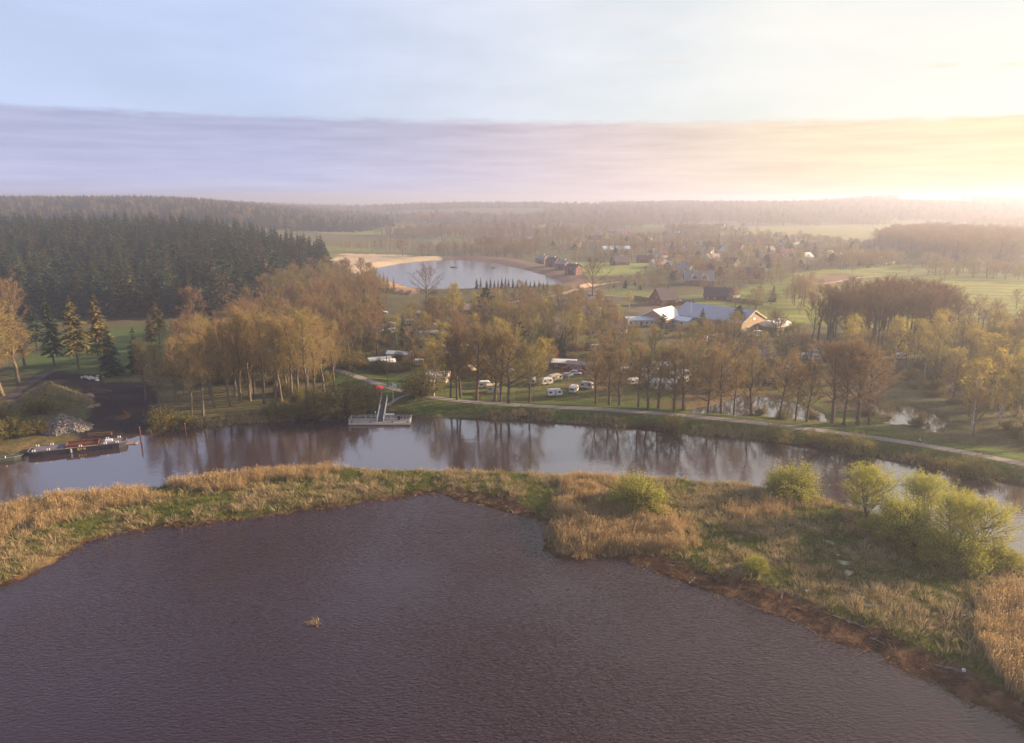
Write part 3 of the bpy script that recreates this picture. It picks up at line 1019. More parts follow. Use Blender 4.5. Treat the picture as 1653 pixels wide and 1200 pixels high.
def mass(name, P, meshes, scale, rng, label, cat, zoff=-0.1, squash=0.25, tilt=0.0, z=None, broad=1.0):
    """one uncountable mass (forest, reeds, grass): the plants are instanced on a cloud of points"""
    P = np.asarray(P, float)
    n = len(P)
    Z = height(P[:, 0], P[:, 1]) + zoff if z is None else np.full(n, z)
    me = bpy.data.meshes.new(name)
    me.vertices.add(n)
    me.vertices.foreach_set('co', np.stack([P[:, 0], P[:, 1], Z], -1).astype(np.float32).ravel())
    sc = np.asarray(scale, float) * np.ones(n)
    a = me.attributes.new('size', 'FLOAT_VECTOR', 'POINT')
    w = broad * sc * rng.uniform(1 - squash, 1 + squash, n)
    a.data.foreach_set('vector', np.stack([w, w, sc], -1).astype(np.float32).ravel())
    a = me.attributes.new('turn', 'FLOAT_VECTOR', 'POINT')
    tl = rng.normal(0, tilt, (2, n)) if tilt else np.zeros((2, n))
    a.data.foreach_set('vector', np.stack([tl[0], tl[1], rng.uniform(0, 6.283, n) if squash < 0.5 else rng.uniform(-0.6, 0.6, n)], -1).astype(np.float32).ravel())
    a = me.attributes.new('pick', 'INT', 'POINT')
    a.data.foreach_set('value', rng.integers(0, len(meshes), n).astype(np.int32))
    o = link(name, me)
    tag(o, label, cat, kind='stuff')
    coll = bpy.data.collections.new(name + '_kinds')
    for i, m in enumerate(meshes):
        po = bpy.data.objects.new('%s_%02d' % (name, i), m)
        coll.objects.link(po)
    ng = bpy.data.node_groups.new(name, 'GeometryNodeTree')
    ng.interface.new_socket('Geometry', in_out='INPUT', socket_type='NodeSocketGeometry')
    ng.interface.new_socket('Geometry', in_out='OUTPUT', socket_type='NodeSocketGeometry')
    gi, go = ng.nodes.new('NodeGroupInput'), ng.nodes.new('NodeGroupOutput')
    m2p = ng.nodes.new('GeometryNodeMeshToPoints')
    ci = ng.nodes.new('GeometryNodeCollectionInfo')
    ci.inputs['Collection'].default_value = coll
    ci.inputs['Separate Children'].default_value = True
    ci.inputs['Reset Children'].default_value = True
    iop = ng.nodes.new('GeometryNodeInstanceOnPoints')
    iop.inputs['Pick Instance'].default_value = True

    def attr(nm, dt):
        nn = ng.nodes.new('GeometryNodeInputNamedAttribute')
        nn.data_type = dt
        nn.inputs[0].default_value = nm
        return nn.outputs[0]

    ng.links.new(gi.outputs[0], m2p.inputs[0])
    ng.links.new(m2p.outputs[0], iop.inputs['Points'])
    ng.links.new(ci.outputs[0], iop.inputs['Instance'])
    ng.links.new(attr('pick', 'INT'), iop.inputs['Instance Index'])
    e2r = ng.nodes.new('FunctionNodeEulerToRotation')
    ng.links.new(attr('turn', 'FLOAT_VECTOR'), e2r.inputs[0])
    ng.links.new(e2r.outputs[0], iop.inputs['Rotation'])
    ng.links.new(attr('size', 'FLOAT_VECTOR'), iop.inputs['Scale'])
    ng.links.new(iop.outputs[0], go.inputs[0])
    md = o.modifiers.new('plants', 'NODES')
    md.node_group = ng
    return o


# ------------------------------------------------------------------ kinds of plant
K = {}
K['spruce'] = [spruce(11 + i, 24, 0.20 + 0.025 * (i % 3), 0.08 + 0.03 * (i % 2), 25, (M_SPRUCE, M_SPRUCE_BROWN, M_SPRUCE, M_PINE, M_SPRUCE, M_SPRUCE)[i], ragged=0.4) for i in range(6)]
K['spruce_front'] = [spruce(31, 22, 0.19, 0.22, 24, M_SPRUCE), spruce(32, 23, 0.20, 0.28, 24, M_SPRUCE_OLIVE), spruce(33, 22, 0.19, 0.2, 24, M_SPRUCE_OLIVE)]
K['garden_fir'] = [spruce(41, 12, 0.26, 0.05, 22, M_SPRUCE), spruce(42, 12, 0.20, 0.04, 22, M_SPRUCE)]
K['pine'] = [pine(51), pine(52, start=0.2, width=0.30), pine(53, start=0.45)]
K['bank'] = [broadleaf(61 + i, 24, 0.30, 0.14, 19, 0.98, 7, 9, 0.065, 1.5, M_TWIG_GOLD, M_BARK_PALE, M_BUD_YELLOW, 1100, 0.17, tr=0.011) for i in range(4)]
K['oak'] = [broadleaf(71 + i, 18, 0.22, 0.32, 20, 0.45, 7, 9, 0.10, 1.2, M_TWIG, M_BARK) for i in range(4)]
K['reddish'] = [broadleaf(81 + i, 18, 0.30, 0.25, 17, 0.6, 7, 9, 0.10, 1.2, M_TWIG_RED, M_BARK) for i in range(3)]
K['alder'] = [broadleaf(91 + i, 20, 0.26, 0.20, 18, 0.7, 7, 9, 0.10, 1.2, M_TWIG, M_BARK, tr=0.012) for i in range(4)]
K['budding'] = [broadleaf(101 + i, 16, 0.22, 0.28, 16, 0.6, 7, 8, 0.10, 1.1, M_TWIG, M_BARK, M_BUD_GREEN, 2600, 0.22) for i in range(3)]
K['yellowing'] = [broadleaf(111 + i, 15, 0.18, 0.22, 16, 0.75, 7, 8, 0.06, 1.1, M_TWIG, M_BIRCH, M_BUD_YELLOW, 3200, 0.23) for i in range(3)]
K['blossom'] = [broadleaf(121 + i, 8, 0.2, 0.36, 14, 0.6, 6, 8, 0.05, 0.8, M_TWIG, M_BARK, M_BLOSSOM, 2000, 0.2) for i in range(2)]
K['copper'] = [broadleaf(131, 8, 0.2, 0.32, 14, 0.6, 6, 8, 0.05, 0.8, M_TWIG_RED, M_BARK, M_PINKISH, 2200, 0.2)]
K['solitary'] = [broadleaf(141, 19, 0.24, 0.42, 18, 0.35, 8, 9, 0.08, 1.4, M_TWIG_DARK, M_BARK, tr=0.024)]
K['grove'] = [broadleaf(151 + i, 24, 0.36, 0.21, 15, 0.7, 7, 9, 0.075, 1.3, M_TWIG_DARK, M_BARK, tr=0.012) for i in range(3)]
K['ivy'] = [broadleaf(161 + i, 17, 0.12, 0.19, 18, 0.8, 6, 8, 0.06, 1.1, M_TWIG, M_BARK, M_BUSH, 900, 0.2, tr=0.016) for i in range(2)]
K['willow'] = [broadleaf(171 + i, 10, 0.16, 0.64, 40, 0.38, 7, 9, 0.04, 1.0, M_WILLOW, M_BARK, M_WILLOW, 4800, 0.17, stems=6, tr=0.018, side=1) for i in range(4)]
K['willow_bush'] = [bush(181 + i, 3.2, 4.0, 190, M_WILLOW, M_BUD_GREEN, 8500, 0.12) for i in range(3)]
K['bank_bush'] = [bush(191 + i, 3.0, 3.4, 80, M_BUD_GREEN, M_TWIG, 3000, 0.17) for i in range(3)]
K['bush'] = [bush(201 + i, 2.6, 3.0, 60, M_BUSH, M_TWIG, 2600, 0.22) for i in range(3)]
K['big_bush'] = [bush(211, 5.0, 6.0, 140, M_BUSH, M_TWIG_GOLD, 6500, 0.26)]
K['larch'] = [spruce(221 + i, 14, 0.13, 0.08, 18, M_LARCH) for i in range(2)]
K['poplar'] = [broadleaf(231, 14, 0.12, 0.10, 18, 1.1, 6, 8, 0.06, 1.0, M_TWIG, M_BARK, M_BUD_YELLOW, 3400, 0.24)]

# ------------------------------------------------------------------ trees one can tell apart
ORD = ['first', 'second', 'third', 'fourth', 'fifth', 'sixth', 'seventh', 'eighth', 'ninth', 'tenth', 'eleventh', 'twelfth', 'thirteenth', 'fourteenth', 'fifteenth', 'sixteenth',
       'seventeenth', 'eighteenth', 'nineteenth', 'twentieth', 'twenty-first', 'twenty-second', 'twenty-third', 'twenty-fourth', 'twenty-fifth', 'twenty-sixth', 'twenty-seventh',
       'twenty-eighth', 'twenty-ninth', 'thirtieth']
PLACED = []


def top_h(x, y, ytop):
    """metre height of something standing at pixel (x, y) whose top is at ytop"""
    X, Y, Z = on(x, y)
    d = ray(x, ytop)
    return X, Y, Z, EYE + Y * d[2] / d[1] - Z


def stand(kind, x, y, ytop, name, label, group=None, cat='tree', pick=None, wide=1.0):
    X, Y, Z, h = top_h(x, y, ytop)
    ks = K[kind]
    p = ks[(pick if pick is not None else random.randrange(len(ks))) % len(ks)]
    PLACED.append((X, Y))
    return plant(p, X, Y, h, name, label, cat, group, wide, z=Z)


bank = [(236, 648, 548), (258, 664, 556), (285, 655, 548), (310, 676, 545), (328, 672, 528), (346, 660, 522), (372, 657, 516), (388, 652, 502), (404, 648, 500), (426, 652, 507),
        (446, 660, 512), (456, 655, 522), (472, 650, 508), (497, 664, 502), (508, 656, 512), (524, 642, 516), (340, 640, 508), (298, 640, 540), (540, 630, 520)]
for i, (x, y, t) in enumerate(sorted(bank)):
    stand('bank', x, y, t, 'riverside_tree', 'tall thin golden riverside tree, %s along the bank from the dark yard' % ORD[i], 'tall thin trees on the bank beside the yard', pick=i, wide=1.1)

for x, y, t, k, lab in [(88, 592, 478, 0, 'dark spruce with bare lower trunk on the left meadow, nearest the golden tree'), (128, 600, 478, 1, 'spruce with bare lower trunk in the middle of the three on the left meadow'),
                        (166, 588, 474, 2, 'olive-tinted spruce with bare lower trunk on the left meadow, beside the squat fir')]:
    stand('spruce_front', x, y, t, 'spruce_tree', lab, 'spruces standing on the left meadow', pick=k)
stand('garden_fir', 181, 606, 528, 'fir_tree', 'squat dark fir standing behind the dark yard', pick=0, wide=0.9)
stand('garden_fir', 222, 604, 530, 'fir_tree', 'dark fir half hidden behind the first riverside tree', pick=1)
for i, (x, y, t) in enumerate([(4, 640, 520), (30, 622, 508), (-22, 660, 470), (-6, 605, 500), (42, 596, 520)]):
    stand('bank', x, y, t, 'golden_tree', 'broad golden tree at the left edge, %s from the frame side' % ORD[i], 'golden trees at the left edge', pick=i, wide=2.0)
for i, (x, y, t) in enumerate([(60, 566, 488), (28, 555, 460), (245, 560, 505), (300, 566, 512), (258, 556, 480), (320, 552, 470), (352, 556, 478), (12, 545, 455)]):
    stand('reddish' if i % 2 else 'spruce_front', x, y, t, 'edge_tree', '%s tree from the left along the foot of the spruce plantation' % ORD[i], 'trees at the foot of the plantation', pick=i)

row = [(700, 640, 560, 'yellowing'), (727, 643, 555, 'alder'), (738, 646, 538, 'alder'), (744, 642, 530, 'alder'), (770, 647, 528, 'alder'), (799, 648, 548, 'oak'), (808, 650, 540, 'alder'), (821, 652, 540, 'oak'),
       (855, 650, 565, 'budding'), (962, 652, 572, 'reddish'), (984, 654, 570, 'ivy'), (1000, 655, 565, 'ivy'), (1030, 658, 560, 'alder'), (1046, 660, 572, 'ivy'), (1062, 660, 565, 'ivy'),
       (1088, 662, 568, 'ivy'), (1103, 662, 562, 'oak'), (1143, 665, 582, 'oak'), (1164, 668, 570, 'oak'), (1184, 668, 578, 'alder'), (1212, 672, 566, 'ivy'), (1258, 676, 588, 'oak'), (1284, 680, 592, 'alder'),
       (1302, 682, 590, 'alder'), (1343, 684, 560, 'reddish'), (1362, 686, 556, 'alder'), (1384, 686, 562, 'reddish'), (1402, 686, 575, 'oak')]
for i, (x, y, t, k) in enumerate(row):
    stand(k, x, y, t, 'path_side_tree', 'leafless tree along the dike path, %s to the right of the landing stage' % ORD[i], 'trees lining the dike path', wide=1.25)

single = [('garden_fir', 652, 572, 512, 1, 'fir_tree', 'narrow dark fir rising among the left caravans'), ('garden_fir', 660, 580, 545, 0, 'fir_tree', 'low dark fir in front of the narrow one among the left caravans'),
          ('garden_fir', 590, 522, 466, 1, 'fir_tree', 'dark narrow conifer at the wood edge before the lake slope'), ('garden_fir', 612, 526, 470, 1, 'fir_tree', 'second dark conifer at the wood edge before the lake slope'),
          ('pine', 838, 588, 518, 1, 'pine_tree', 'big dark pine in the middle of the campsite'), ('pine', 852, 604, 548, 2, 'pine_tree', 'smaller dark pine in front of the big one in the campsite'),
          ('garden_fir', 908, 580, 535, 0, 'fir_tree', 'blue-green fir on the camp lawn behind the caravans'), ('poplar', 874, 616, 548, 0, 'poplar_tree', 'slim golden yellow poplar beside the caravans'),
          ('garden_fir', 985, 582, 545, 1, 'fir_tree', 'dark narrow fir beyond the camp lawn'), ('pine', 1070, 548, 506, 1, 'pine_tree', 'dark spreading pine in front of the white gabled hall'),
          ('garden_fir', 1133, 532, 497, 0, 'fir_tree', 'dark pointed fir in front of the long blue-grey roof'), ('pine', 1190, 538, 492, 2, 'pine_tree', 'tall ragged pine at the right end of the long blue-grey roof'),
          ('pine', 785, 532, 462, 1, 'pine_tree', 'dark pine in front of the red barn near the lake'), ('yellowing', 735, 530, 462, 0, 'birch_tree', 'bright yellow-green birch near the round-roofed pavilion'),
          ('yellowing', 768, 556, 510, 1, 'birch_tree', 'small yellow-green tree above the left caravans'), ('yellowing', 803, 566, 515, 2, 'birch_tree', 'yellow-green birch beside the big dark pine'),
          ('budding', 885, 560, 515, 0, 'budding_tree', 'pale green budding tree between pine and blossom'), ('blossom', 906, 562, 522, 0, 'blossom_tree', 'pale pinkish blossom tree on the camp lawn'),
          ('solitary', 688, 494, 438, 0, 'oak_tree', 'wide bare dark tree standing against the lake'), ('solitary', 956, 482, 426, 0, 'oak_tree', 'round reddish bare tree on the corner of the village road'),
          ('blossom', 1196, 574, 540, 1, 'blossom_tree', 'white blossoming tree below the tall ragged pine'), ('blossom', 1240, 586, 553, 0, 'blossom_tree', 'white blossoming tree beside the lilac tent roof'),
          ('copper', 1148, 522, 503, 0, 'beech_tree', 'small copper-leaved tree in front of the blue-grey roof'), ('copper', 893, 590, 565, 0, 'beech_tree', 'dark red shrub-like tree behind the golden poplar'),
          ('yellowing', 1016, 500, 472, 0, 'birch_tree', 'pale yellow-green tree in front of the red-brown garden wall'), ('oak', 1030, 470, 440, 1, 'oak_tree', 'broad bare tree beside the villa with pointed roof'),
          ('garden_fir', 1247, 488, 460, 0, 'yew_tree', 'dark pointed yew on the meadow edge right of the halls'), ('budding', 1225, 490, 462, 1, 'budding_tree', 'loose bare tree left of the dark yew'),
          ('oak', 1270, 486, 466, 2, 'oak_tree', 'small bare tree right of the dark yew'), ('oak', 1280, 452, 420, 3, 'oak_tree', 'round dark tree pair beside the bare field'),
          ('oak', 1640, 500, 470, 0, 'oak_tree', 'round bushy tree on the meadow at the right edge'), ('oak', 1524, 455, 430, 1, 'oak_tree', 'single tree on the meadow beyond the grove'),
          ('yellowing', 1592, 622, 545, 0, 'birch_tree', 'bright yellow-green tree behind the marsh pond at the right'), ('yellowing', 1638, 640, 556, 1, 'birch_tree', 'bright yellow-green tree at the right frame edge'),
          ('budding', 1565, 650, 578, 2, 'budding_tree', 'golden budding tree left of the two bright yellow ones'), ('yellowing', 1612, 690, 608, 2, 'birch_tree', 'yellow-green tree on the lawn edge near the right frame edge'),
          ('budding', 1648, 712, 630, 1, 'budding_tree', 'budding tree nearest the path at the right frame edge'), ('alder', 1570, 706, 628, 1, 'alder_tree', 'slim bare tree on the lawn right of the bend pond'),
          ('oak', 1540, 640, 575, 1, 'oak_tree', 'broad bare tree behind the bend pond'),
          ('oak', 1376, 442, 425, 2, 'oak_tree', 'small lone tree on the hazy meadow'), ('oak', 1466, 443, 428, 2, 'oak_tree', 'lone hazy tree near the far farm')]
for k, x, y, t, pk, nm, lab in single:
    stand(k, x, y, t, nm, lab, pick=pk, wide=0.75 if nm == 'fir_tree' and 'narrow' in lab else 1.0)

# shrubs along the water and on the spit
for x, y, t, k, w, lab in [(1083, 696, 668, 0, 1.0, 'green willow shrub on the far bank below the path, left of the others'), (1251, 712, 684, 1, 1.0, 'green willow shrub on the far bank in front of the camp pond'),
                           (1328, 718, 694, 2, 1.3, 'wide willow shrub on the far bank, middle of the row'), (1386, 732, 702, 0, 1.1, 'willow shrub on the far bank just right of the wide one'),
                           (1572, 768, 738, 1, 1.35, 'low willow shrub on the far bank near the right edge'), (1500, 752, 732, 2, 1.0, 'small dark shrub at the waterline of the far bank')]:
    stand('bank_bush', x, y, t, 'willow_shrub', lab, 'shrubs on the far river bank', 'shrub', k, w)
for x, y, t, k, w, lab in [(1031, 820, 770, 0, 1.12, 'round bright green willow bush above the reed bay on the spit'), (1277, 800, 752, 1, 1.05, 'round willow bush on the spit beside the river'),
                           (1258, 802, 778, 2, 1.0, 'small willow bush tucked against the round one by the river'), (1218, 922, 898, 0, 1.0, 'low olive bush on the spit above the brown shore'),
                           (1614, 912, 880, 1, 1.3, 'low bright bush at the right end of the willow group')]:
    stand('willow_bush', x, y, t, 'willow_bush', lab, 'willow bushes on the spit', 'bush', k, w)
for x, y, t, k, w, lab in [(1397, 838, 748, 0, 1.0, 'leftmost willow of the yellow-green group on the spit'), (1437, 850, 802, 1, 0.9, 'small bare-stemmed willow between the two tall ones on the spit'),
                           (1497, 846, 760, 2, 1.05, 'tall yellow-green willow in the middle of the group on the spit'), (1533, 870, 786, 3, 0.8, 'thin-stemmed willow right of the tall middle one on the spit'),
                           (1578, 892, 796, 1, 1.05, 'big yellow-green willow at the right of the group on the spit')]:
    stand('willow', x, y, t + 0.20 * (y - t), 'willow_tree', lab, 'yellow-green willows on the spit', 'tree', k, w * 1.2)
for x, y, t, k, w, lab in [(1462, 876, 812, 0, 1.0, 'dense olive bush at the foot of the tall middle willow'), (1426, 866, 830, 1, 1.2, 'low olive bush at the foot of the leftmost willow'),
                           (1540, 914, 858, 2, 0.95, 'bright bush in front of the thin-stemmed willow'), (1512, 906, 868, 1, 1.0, 'dark olive bush left of the bright one under the willows')]:
    stand('willow_bush', x, y, t, 'willow_bush', lab, 'willow bushes on the spit', 'bush', k, w)
for x, y, t, k, w, kd, lab in [(556, 668, 612, 0, 1.1, 'big_bush', 'huge sunlit bush left of the landing stage'), (682, 640, 608, 1, 1.2, 'bush', 'green bush on the camp side of the path behind the flagpole'),
                               (590, 658, 630, 2, 1.2, 'bush', 'bush between the huge one and the landing stage'), (565, 595, 572, 0, 1.3, 'bush', 'dark green bush where the path leaves the wood'),
                               (648, 676, 662, 1, 1.0, 'bush', 'low grassy shrub right of the gangway'), (612, 600, 583, 0, 1.2, 'bush', 'bush beside the path above the red pavilion'),
                               (1228, 670, 657, 1, 0.8, 'bush', 'dark shrub in front of the camp pond, left'), (1262, 676, 662, 2, 0.9, 'bush', 'dark shrub in front of the camp pond, middle'),
                               (1310, 678, 662, 0, 1.0, 'bush', 'dark shrub in front of the camp pond, right'), (1480, 690, 674, 1, 0.9, 'bush', 'dark shrub in the middle of the bend pond'),
                               (1400, 672, 660, 2, 1.2, 'bush', 'brown bush on the tongue between the two ponds'), (12, 705, 672, 0, 1.3, 'big_bush', 'green thicket on the bank behind the mooring'),
                               (-8, 690, 650, 0, 1.0, 'big_bush', 'green thicket at the left edge above the small boat'), (58, 700, 680, 1, 1.2, 'bush', 'bush between thicket and stone heap'),
                               (60, 668, 646, 2, 1.2, 'bush', 'shaded dark green bush beside the grassy mound'), (262, 688, 664, 1, 1.2, 'bush', 'bush on the bank right of the dark yard'),
                               (300, 690, 672, 2, 1.2, 'bush', 'second bush on the bank right of the dark yard'), (455, 676, 655, 0, 1.2, 'bush', 'bush at the water under the riverside trees'),
                               (500, 672, 648, 1, 1.3, 'bush', 'bush at the water left of the huge bush'), (770, 645, 636, 1, 0.8, 'bush', 'tiny bush beside the path under the trees')]:
    stand(kd, x, y, t, 'bush', lab, 'bushes along the bank and the path', 'bush', k, w)

rg = np.random.default_rng(21)


KIND_WORD = dict(bank='tall golden tree', oak='broad brown leafless tree', reddish='reddish leafless tree', alder='slim brown leafless tree', budding='pale green budding tree', yellowing='yellow-green birch', pine='dark ragged pine',
                 garden_fir='dark pointed fir', grove='tall slender leafless tree', bush='brown-green bush')


def wood(poly, spacing, kinds, hmin, hmax, name, label, group, small=False, avoid=6.0, limit=None, z=1.5, cat='tree', wide=1.0, shape=None):
    P = scatter_in(poly_at(poly, z), spacing, rg)
    uu = P[:, 0] / P[:, 1]
    ulo, uhi = uu.min(), uu.max() + 1e-6
    pl = np.array(PLACED) if PLACED else np.zeros((0, 2))
    out = 0
    for x, y in P[np.argsort(P[:, 1])]:
        if len(pl) and np.min((pl[:, 0] - x) ** 2 + (pl[:, 1] - y) ** 2) < avoid ** 2:
            continue
        if limit and out >= limit:
            break
        k = kinds[rg.integers(len(kinds))]
        p = K[k][rg.integers(len(K[k]))]
        h = rg.uniform(hmin, hmax)
        third = min(2, int(3 * (x / y - ulo) / max(uhi - ulo, 1e-6)))
        deep = 'front' if y < np.median(P[:, 1]) else 'back'
        lab = '%s %s, %s %s part' % (KIND_WORD[k], label, ('left', 'middle', 'right')[third], deep)
        hh = h if shape is None else h * shape(x, y)
        (plant_small if small else plant)(p, float(x), float(y), float(hh), name, lab, cat, group, wide * rg.uniform(0.85, 1.2))
        PLACED.append((float(x), float(y)))
        out += 1
    return out


# places kept clear of scattered trees: buildings, caravans, lawns
for x, y in [(840, 618), (895, 632), (925, 625), (945, 620), (890, 612), (910, 600), (935, 605), (920, 590), (900, 640), (870, 630), (950, 585), (900, 585), (930, 580), (615, 622), (645, 575), (625, 585),
             (600, 600), (705, 608), (790, 628), (1160, 505), (1120, 512), (1075, 512), (1040, 512), (1200, 510), (1252, 520), (1220, 535), (1222, 545), (1222, 552), (770, 490), (850, 500), (660, 620),
             (640, 600), (1070, 590), (1065, 620), (1100, 612), (1040, 603), (1310, 575), (1230, 572), (1150, 548), (980, 500), (935, 495), (1450, 575), (650, 520), (665, 612), (745, 540), (720, 560), (675, 525)]:
    PLACED.append(on(x, y)[:2])

wood([(236, 612), (300, 575), (380, 540), (470, 505), (560, 492), (610, 500), (630, 545), (600, 590), (560, 610), (480, 622), (350, 622), (270, 622)], 9.0, ['oak', 'reddish', 'alder', 'reddish', 'oak'], 13, 18,
     'wood_tree', 'in the wood between spruces and campsite', 'leafless trees in the wood beside the campsite')
wood([(310, 632), (420, 622), (520, 618), (560, 625), (545, 640), (430, 640), (330, 648)], 6.5, ['bank', 'bank', 'alder', 'bank'], 15, 24,
     'riverside_tree', 'in the second row behind the bank', 'second row of riverside trees', avoid=4.0, wide=1.1)
wood([(400, 492), (470, 462), (545, 446), (590, 452), (620, 470), (640, 490), (560, 492), (470, 505)], 11.0, ['reddish', 'oak', 'reddish', 'budding'], 11, 15,
     'slope_tree', 'on the slope between plantation and lake', 'leafless trees on the slope by the lake', small=True)
wood([(622, 600), (640, 545), (720, 510), (880, 512), (1010, 530), (1010, 640), (960, 640), (900, 590), (800, 628), (700, 625)], 9.2, ['oak', 'alder', 'budding', 'reddish', 'oak', 'yellowing'], 9, 15,
     'camp_tree', 'among the caravans in mid-camp', 'scattered trees in the middle of the campsite')
wood([(1010, 570), (1130, 568), (1200, 560), (1300, 560), (1330, 590), (1320, 640), (1200, 630), (1110, 640), (1010, 630)], 9.5, ['oak', 'alder', 'reddish', 'budding', 'oak'], 10, 15,
     'camp_tree', 'among the caravans right of the lawn', 'scattered trees in the right part of the campsite')
wood([(1305, 560), (1335, 540), (1440, 530), (1530, 534), (1562, 552), (1520, 572), (1400, 576), (1330, 574)], 7.0, ['grove'], 22, 25.5,
     'grove_tree', 'in the dark round grove', 'trees of the dark round grove', avoid=3.5, wide=1.25, shape=lambda x, y: 0.72 + 0.28 * math.sqrt(max(0, 1 - ((x / y - 0.53) / 0.125) ** 2)))
wood([(1335, 595), (1420, 580), (1560, 572), (1720, 560), (1760, 760), (1640, 722), (1560, 705), (1545, 680), (1540, 650), (1500, 615), (1400, 608)], 8.5, ['alder', 'budding', 'yellowing', 'yellowing', 'alder', 'yellowing', 'budding'], 12, 18,
     'marsh_tree', 'in the golden marsh wood', 'trees of the marsh wood at the right')
wood([(740, 505), (860, 480), (960, 492), (985, 520), (990, 545), (880, 520)], 9.0, ['alder', 'reddish', 'alder', 'budding'], 8, 12,
     'garden_tree', 'around the red barn', 'trees around the red barn', small=True)
wood([(880, 395), (1000, 384), (1200, 384), (1330, 392), (1440, 410), (1440, 428), (1300, 438), (1290, 450), (1180, 466), (1060, 472), (1040, 440), (1070, 426), (920, 422)], 24.0,
     ['oak', 'reddish', 'budding', 'oak', 'pine', 'oak', 'reddish', 'yellowing', 'oak', 'garden_fir'], 8, 14, 'village_tree', 'among the village houses', 'trees between the village houses', small=True, avoid=7, wide=1.25, limit=295)
gp = scatter_in(poly_at([(880, 398), (1000, 384), (1200, 380), (1330, 388), (1450, 405), (1450, 432), (1300, 440), (1290, 456), (1180, 472), (1060, 482), (960, 470), (1040, 446), (1070, 426), (920, 422)], 1.5), 10.0, rg,
                keep=lambda X, Y: (vnoise(X, Y, 34.0) > 0.47) & (sdf(FIELD_BARE, X, Y) > 3) & (np.hypot(X - at(1127, 470)[0], Y - at(1127, 470)[1]) > 22) & (np.hypot(X - at(1160, 490)[0], Y - at(1160, 490)[1]) > 16)
                & (np.hypot(X - at(1072, 496)[0], Y - at(1072, 496)[1]) > 14))
mass('village_gardens', gp, [whole(k) for k in K['oak'][:2] + K['reddish'][:2] + K['budding'][:2]] + [whole(K['garden_fir'][0])], rg.uniform(0.22, 0.48, len(gp)), rg, 'hazy garden trees and hedges filling the village', 'trees', squash=0.3, broad=1.3)
hz_ = [scatter_in(poly_at(pl, 1.5), 9.0, rg, keep=lambda X, Y: vnoise(X, Y, 30.0) > 0.36) for pl in
       ([(1290, 432), (1440, 424), (1530, 428), (1530, 436), (1440, 433), (1300, 440)], [(1480, 440), (1560, 436), (1700, 440), (1700, 456), (1600, 452), (1490, 446)], [(1180, 496), (1250, 489), (1310, 492), (1300, 497), (1190, 502)],
        [(1560, 520), (1700, 505), (1750, 560), (1600, 570), (1565, 545)], [(1280, 470), (1330, 474), (1320, 500), (1290, 512), (1275, 490)])]
hz_ = np.concatenate(hz_)
mass('meadow_hedgerows', hz_, [whole(k) for k in K['oak'][:3] + K['budding'][:1] + K['reddish'][:1]], rg.uniform(0.3, 0.75, len(hz_)), rg, 'tree belts and hedgerows around the right meadow', 'trees', squash=0.3, broad=1.2)

under = []
for pl in ([(230, 690), (300, 660), (400, 640), (520, 625), (560, 650), (500, 668), (400, 678), (300, 688)], [(236, 620), (380, 560), (560, 500), (640, 520), (620, 600), (480, 622), (350, 622)],
           [(630, 600), (650, 545), (760, 520), (1000, 545), (1000, 600), (860, 585), (800, 615)], [(1010, 580), (1300, 565), (1330, 630), (1200, 625), (1080, 650), (1010, 640)],
           [(1335, 600), (1560, 580), (1720, 570), (1740, 745), (1600, 705), (1545, 650), (1400, 610)], [(1300, 578), (1560, 574), (1540, 590), (1340, 600)]):
    under.append(scatter_in(poly_at(pl, 1.5), 6.5, rg, keep=lambda X, Y: (vnoise(X, Y, 16.0) > 0.38) & (sdf(RIVER, X, Y) > 2) & (sdf(BEND_POND, X, Y) > 3) & (sdf(CAMP_POND, X, Y) > 3) & (line_dist(PATH, X, Y) > 5)))
under = np.concatenate(under)
mass('undergrowth', under, [whole(k) for k in K['bush']] + [bush(241 + i, 2.4, 2.6, 70, M_BUSH, M_TWIG, 0)['crown'] for i in range(3)] + [whole(K['bank_bush'][0])], rg.uniform(0.45, 1.25, len(under)), rg,
     'brown and olive undergrowth below the trees', 'undergrowth')
# little dark firs along the near shore of the lake
n = 0
for x in list(range(770, 782, 6)) + list(range(786, 818, 6)) + list(range(821, 890, 7)):
    X, Y = at(x, 470, 1.5)
    Z = gz(X, Y)
    plant_small(K['garden_fir'][n % 2], X, Y + rg.uniform(-3, 3), rg.uniform(4.5, 7.0), 'young_fir', 'small dark fir in the row on the near lake shore, %s from the left' % ORD[n], 'tree', 'row of small firs by the lake', 0.75)
    n += 1
# yellowish row of birches behind the sand bank, bushes on the near lake bank
for i, x in enumerate(range(552, 668, 9)):
    X, Y, Z = on(x, 408)
    plant_small(K['yellowing'][i % 3], X, Y + rg.uniform(-6, 6), rg.uniform(12, 16), 'birch_tree', 'yellowish birch in the row behind the sand bank, %s from the plantation' % ORD[i], 'tree', 'row of birches behind the sand bank', 0.6)
for i, (x, y) in enumerate([(604, 462), (614, 466), (626, 466), (636, 470), (620, 458)]):
    X, Y, Z = on(x, y)
    plant_small(K['larch'][i % 2], X, Y, 8, 'lake_shrub', 'yellow-green young tree on the near sandy shore, %s from the wood' % ORD[i], 'tree', 'young trees on the sandy shore', 1.1)

# ------------------------------------------------------------------ spruce plantation: three hundred nearest as trees, the rest as one forest
def uy(L_):
    return np.array([(u * y, y) for u, y in L_])


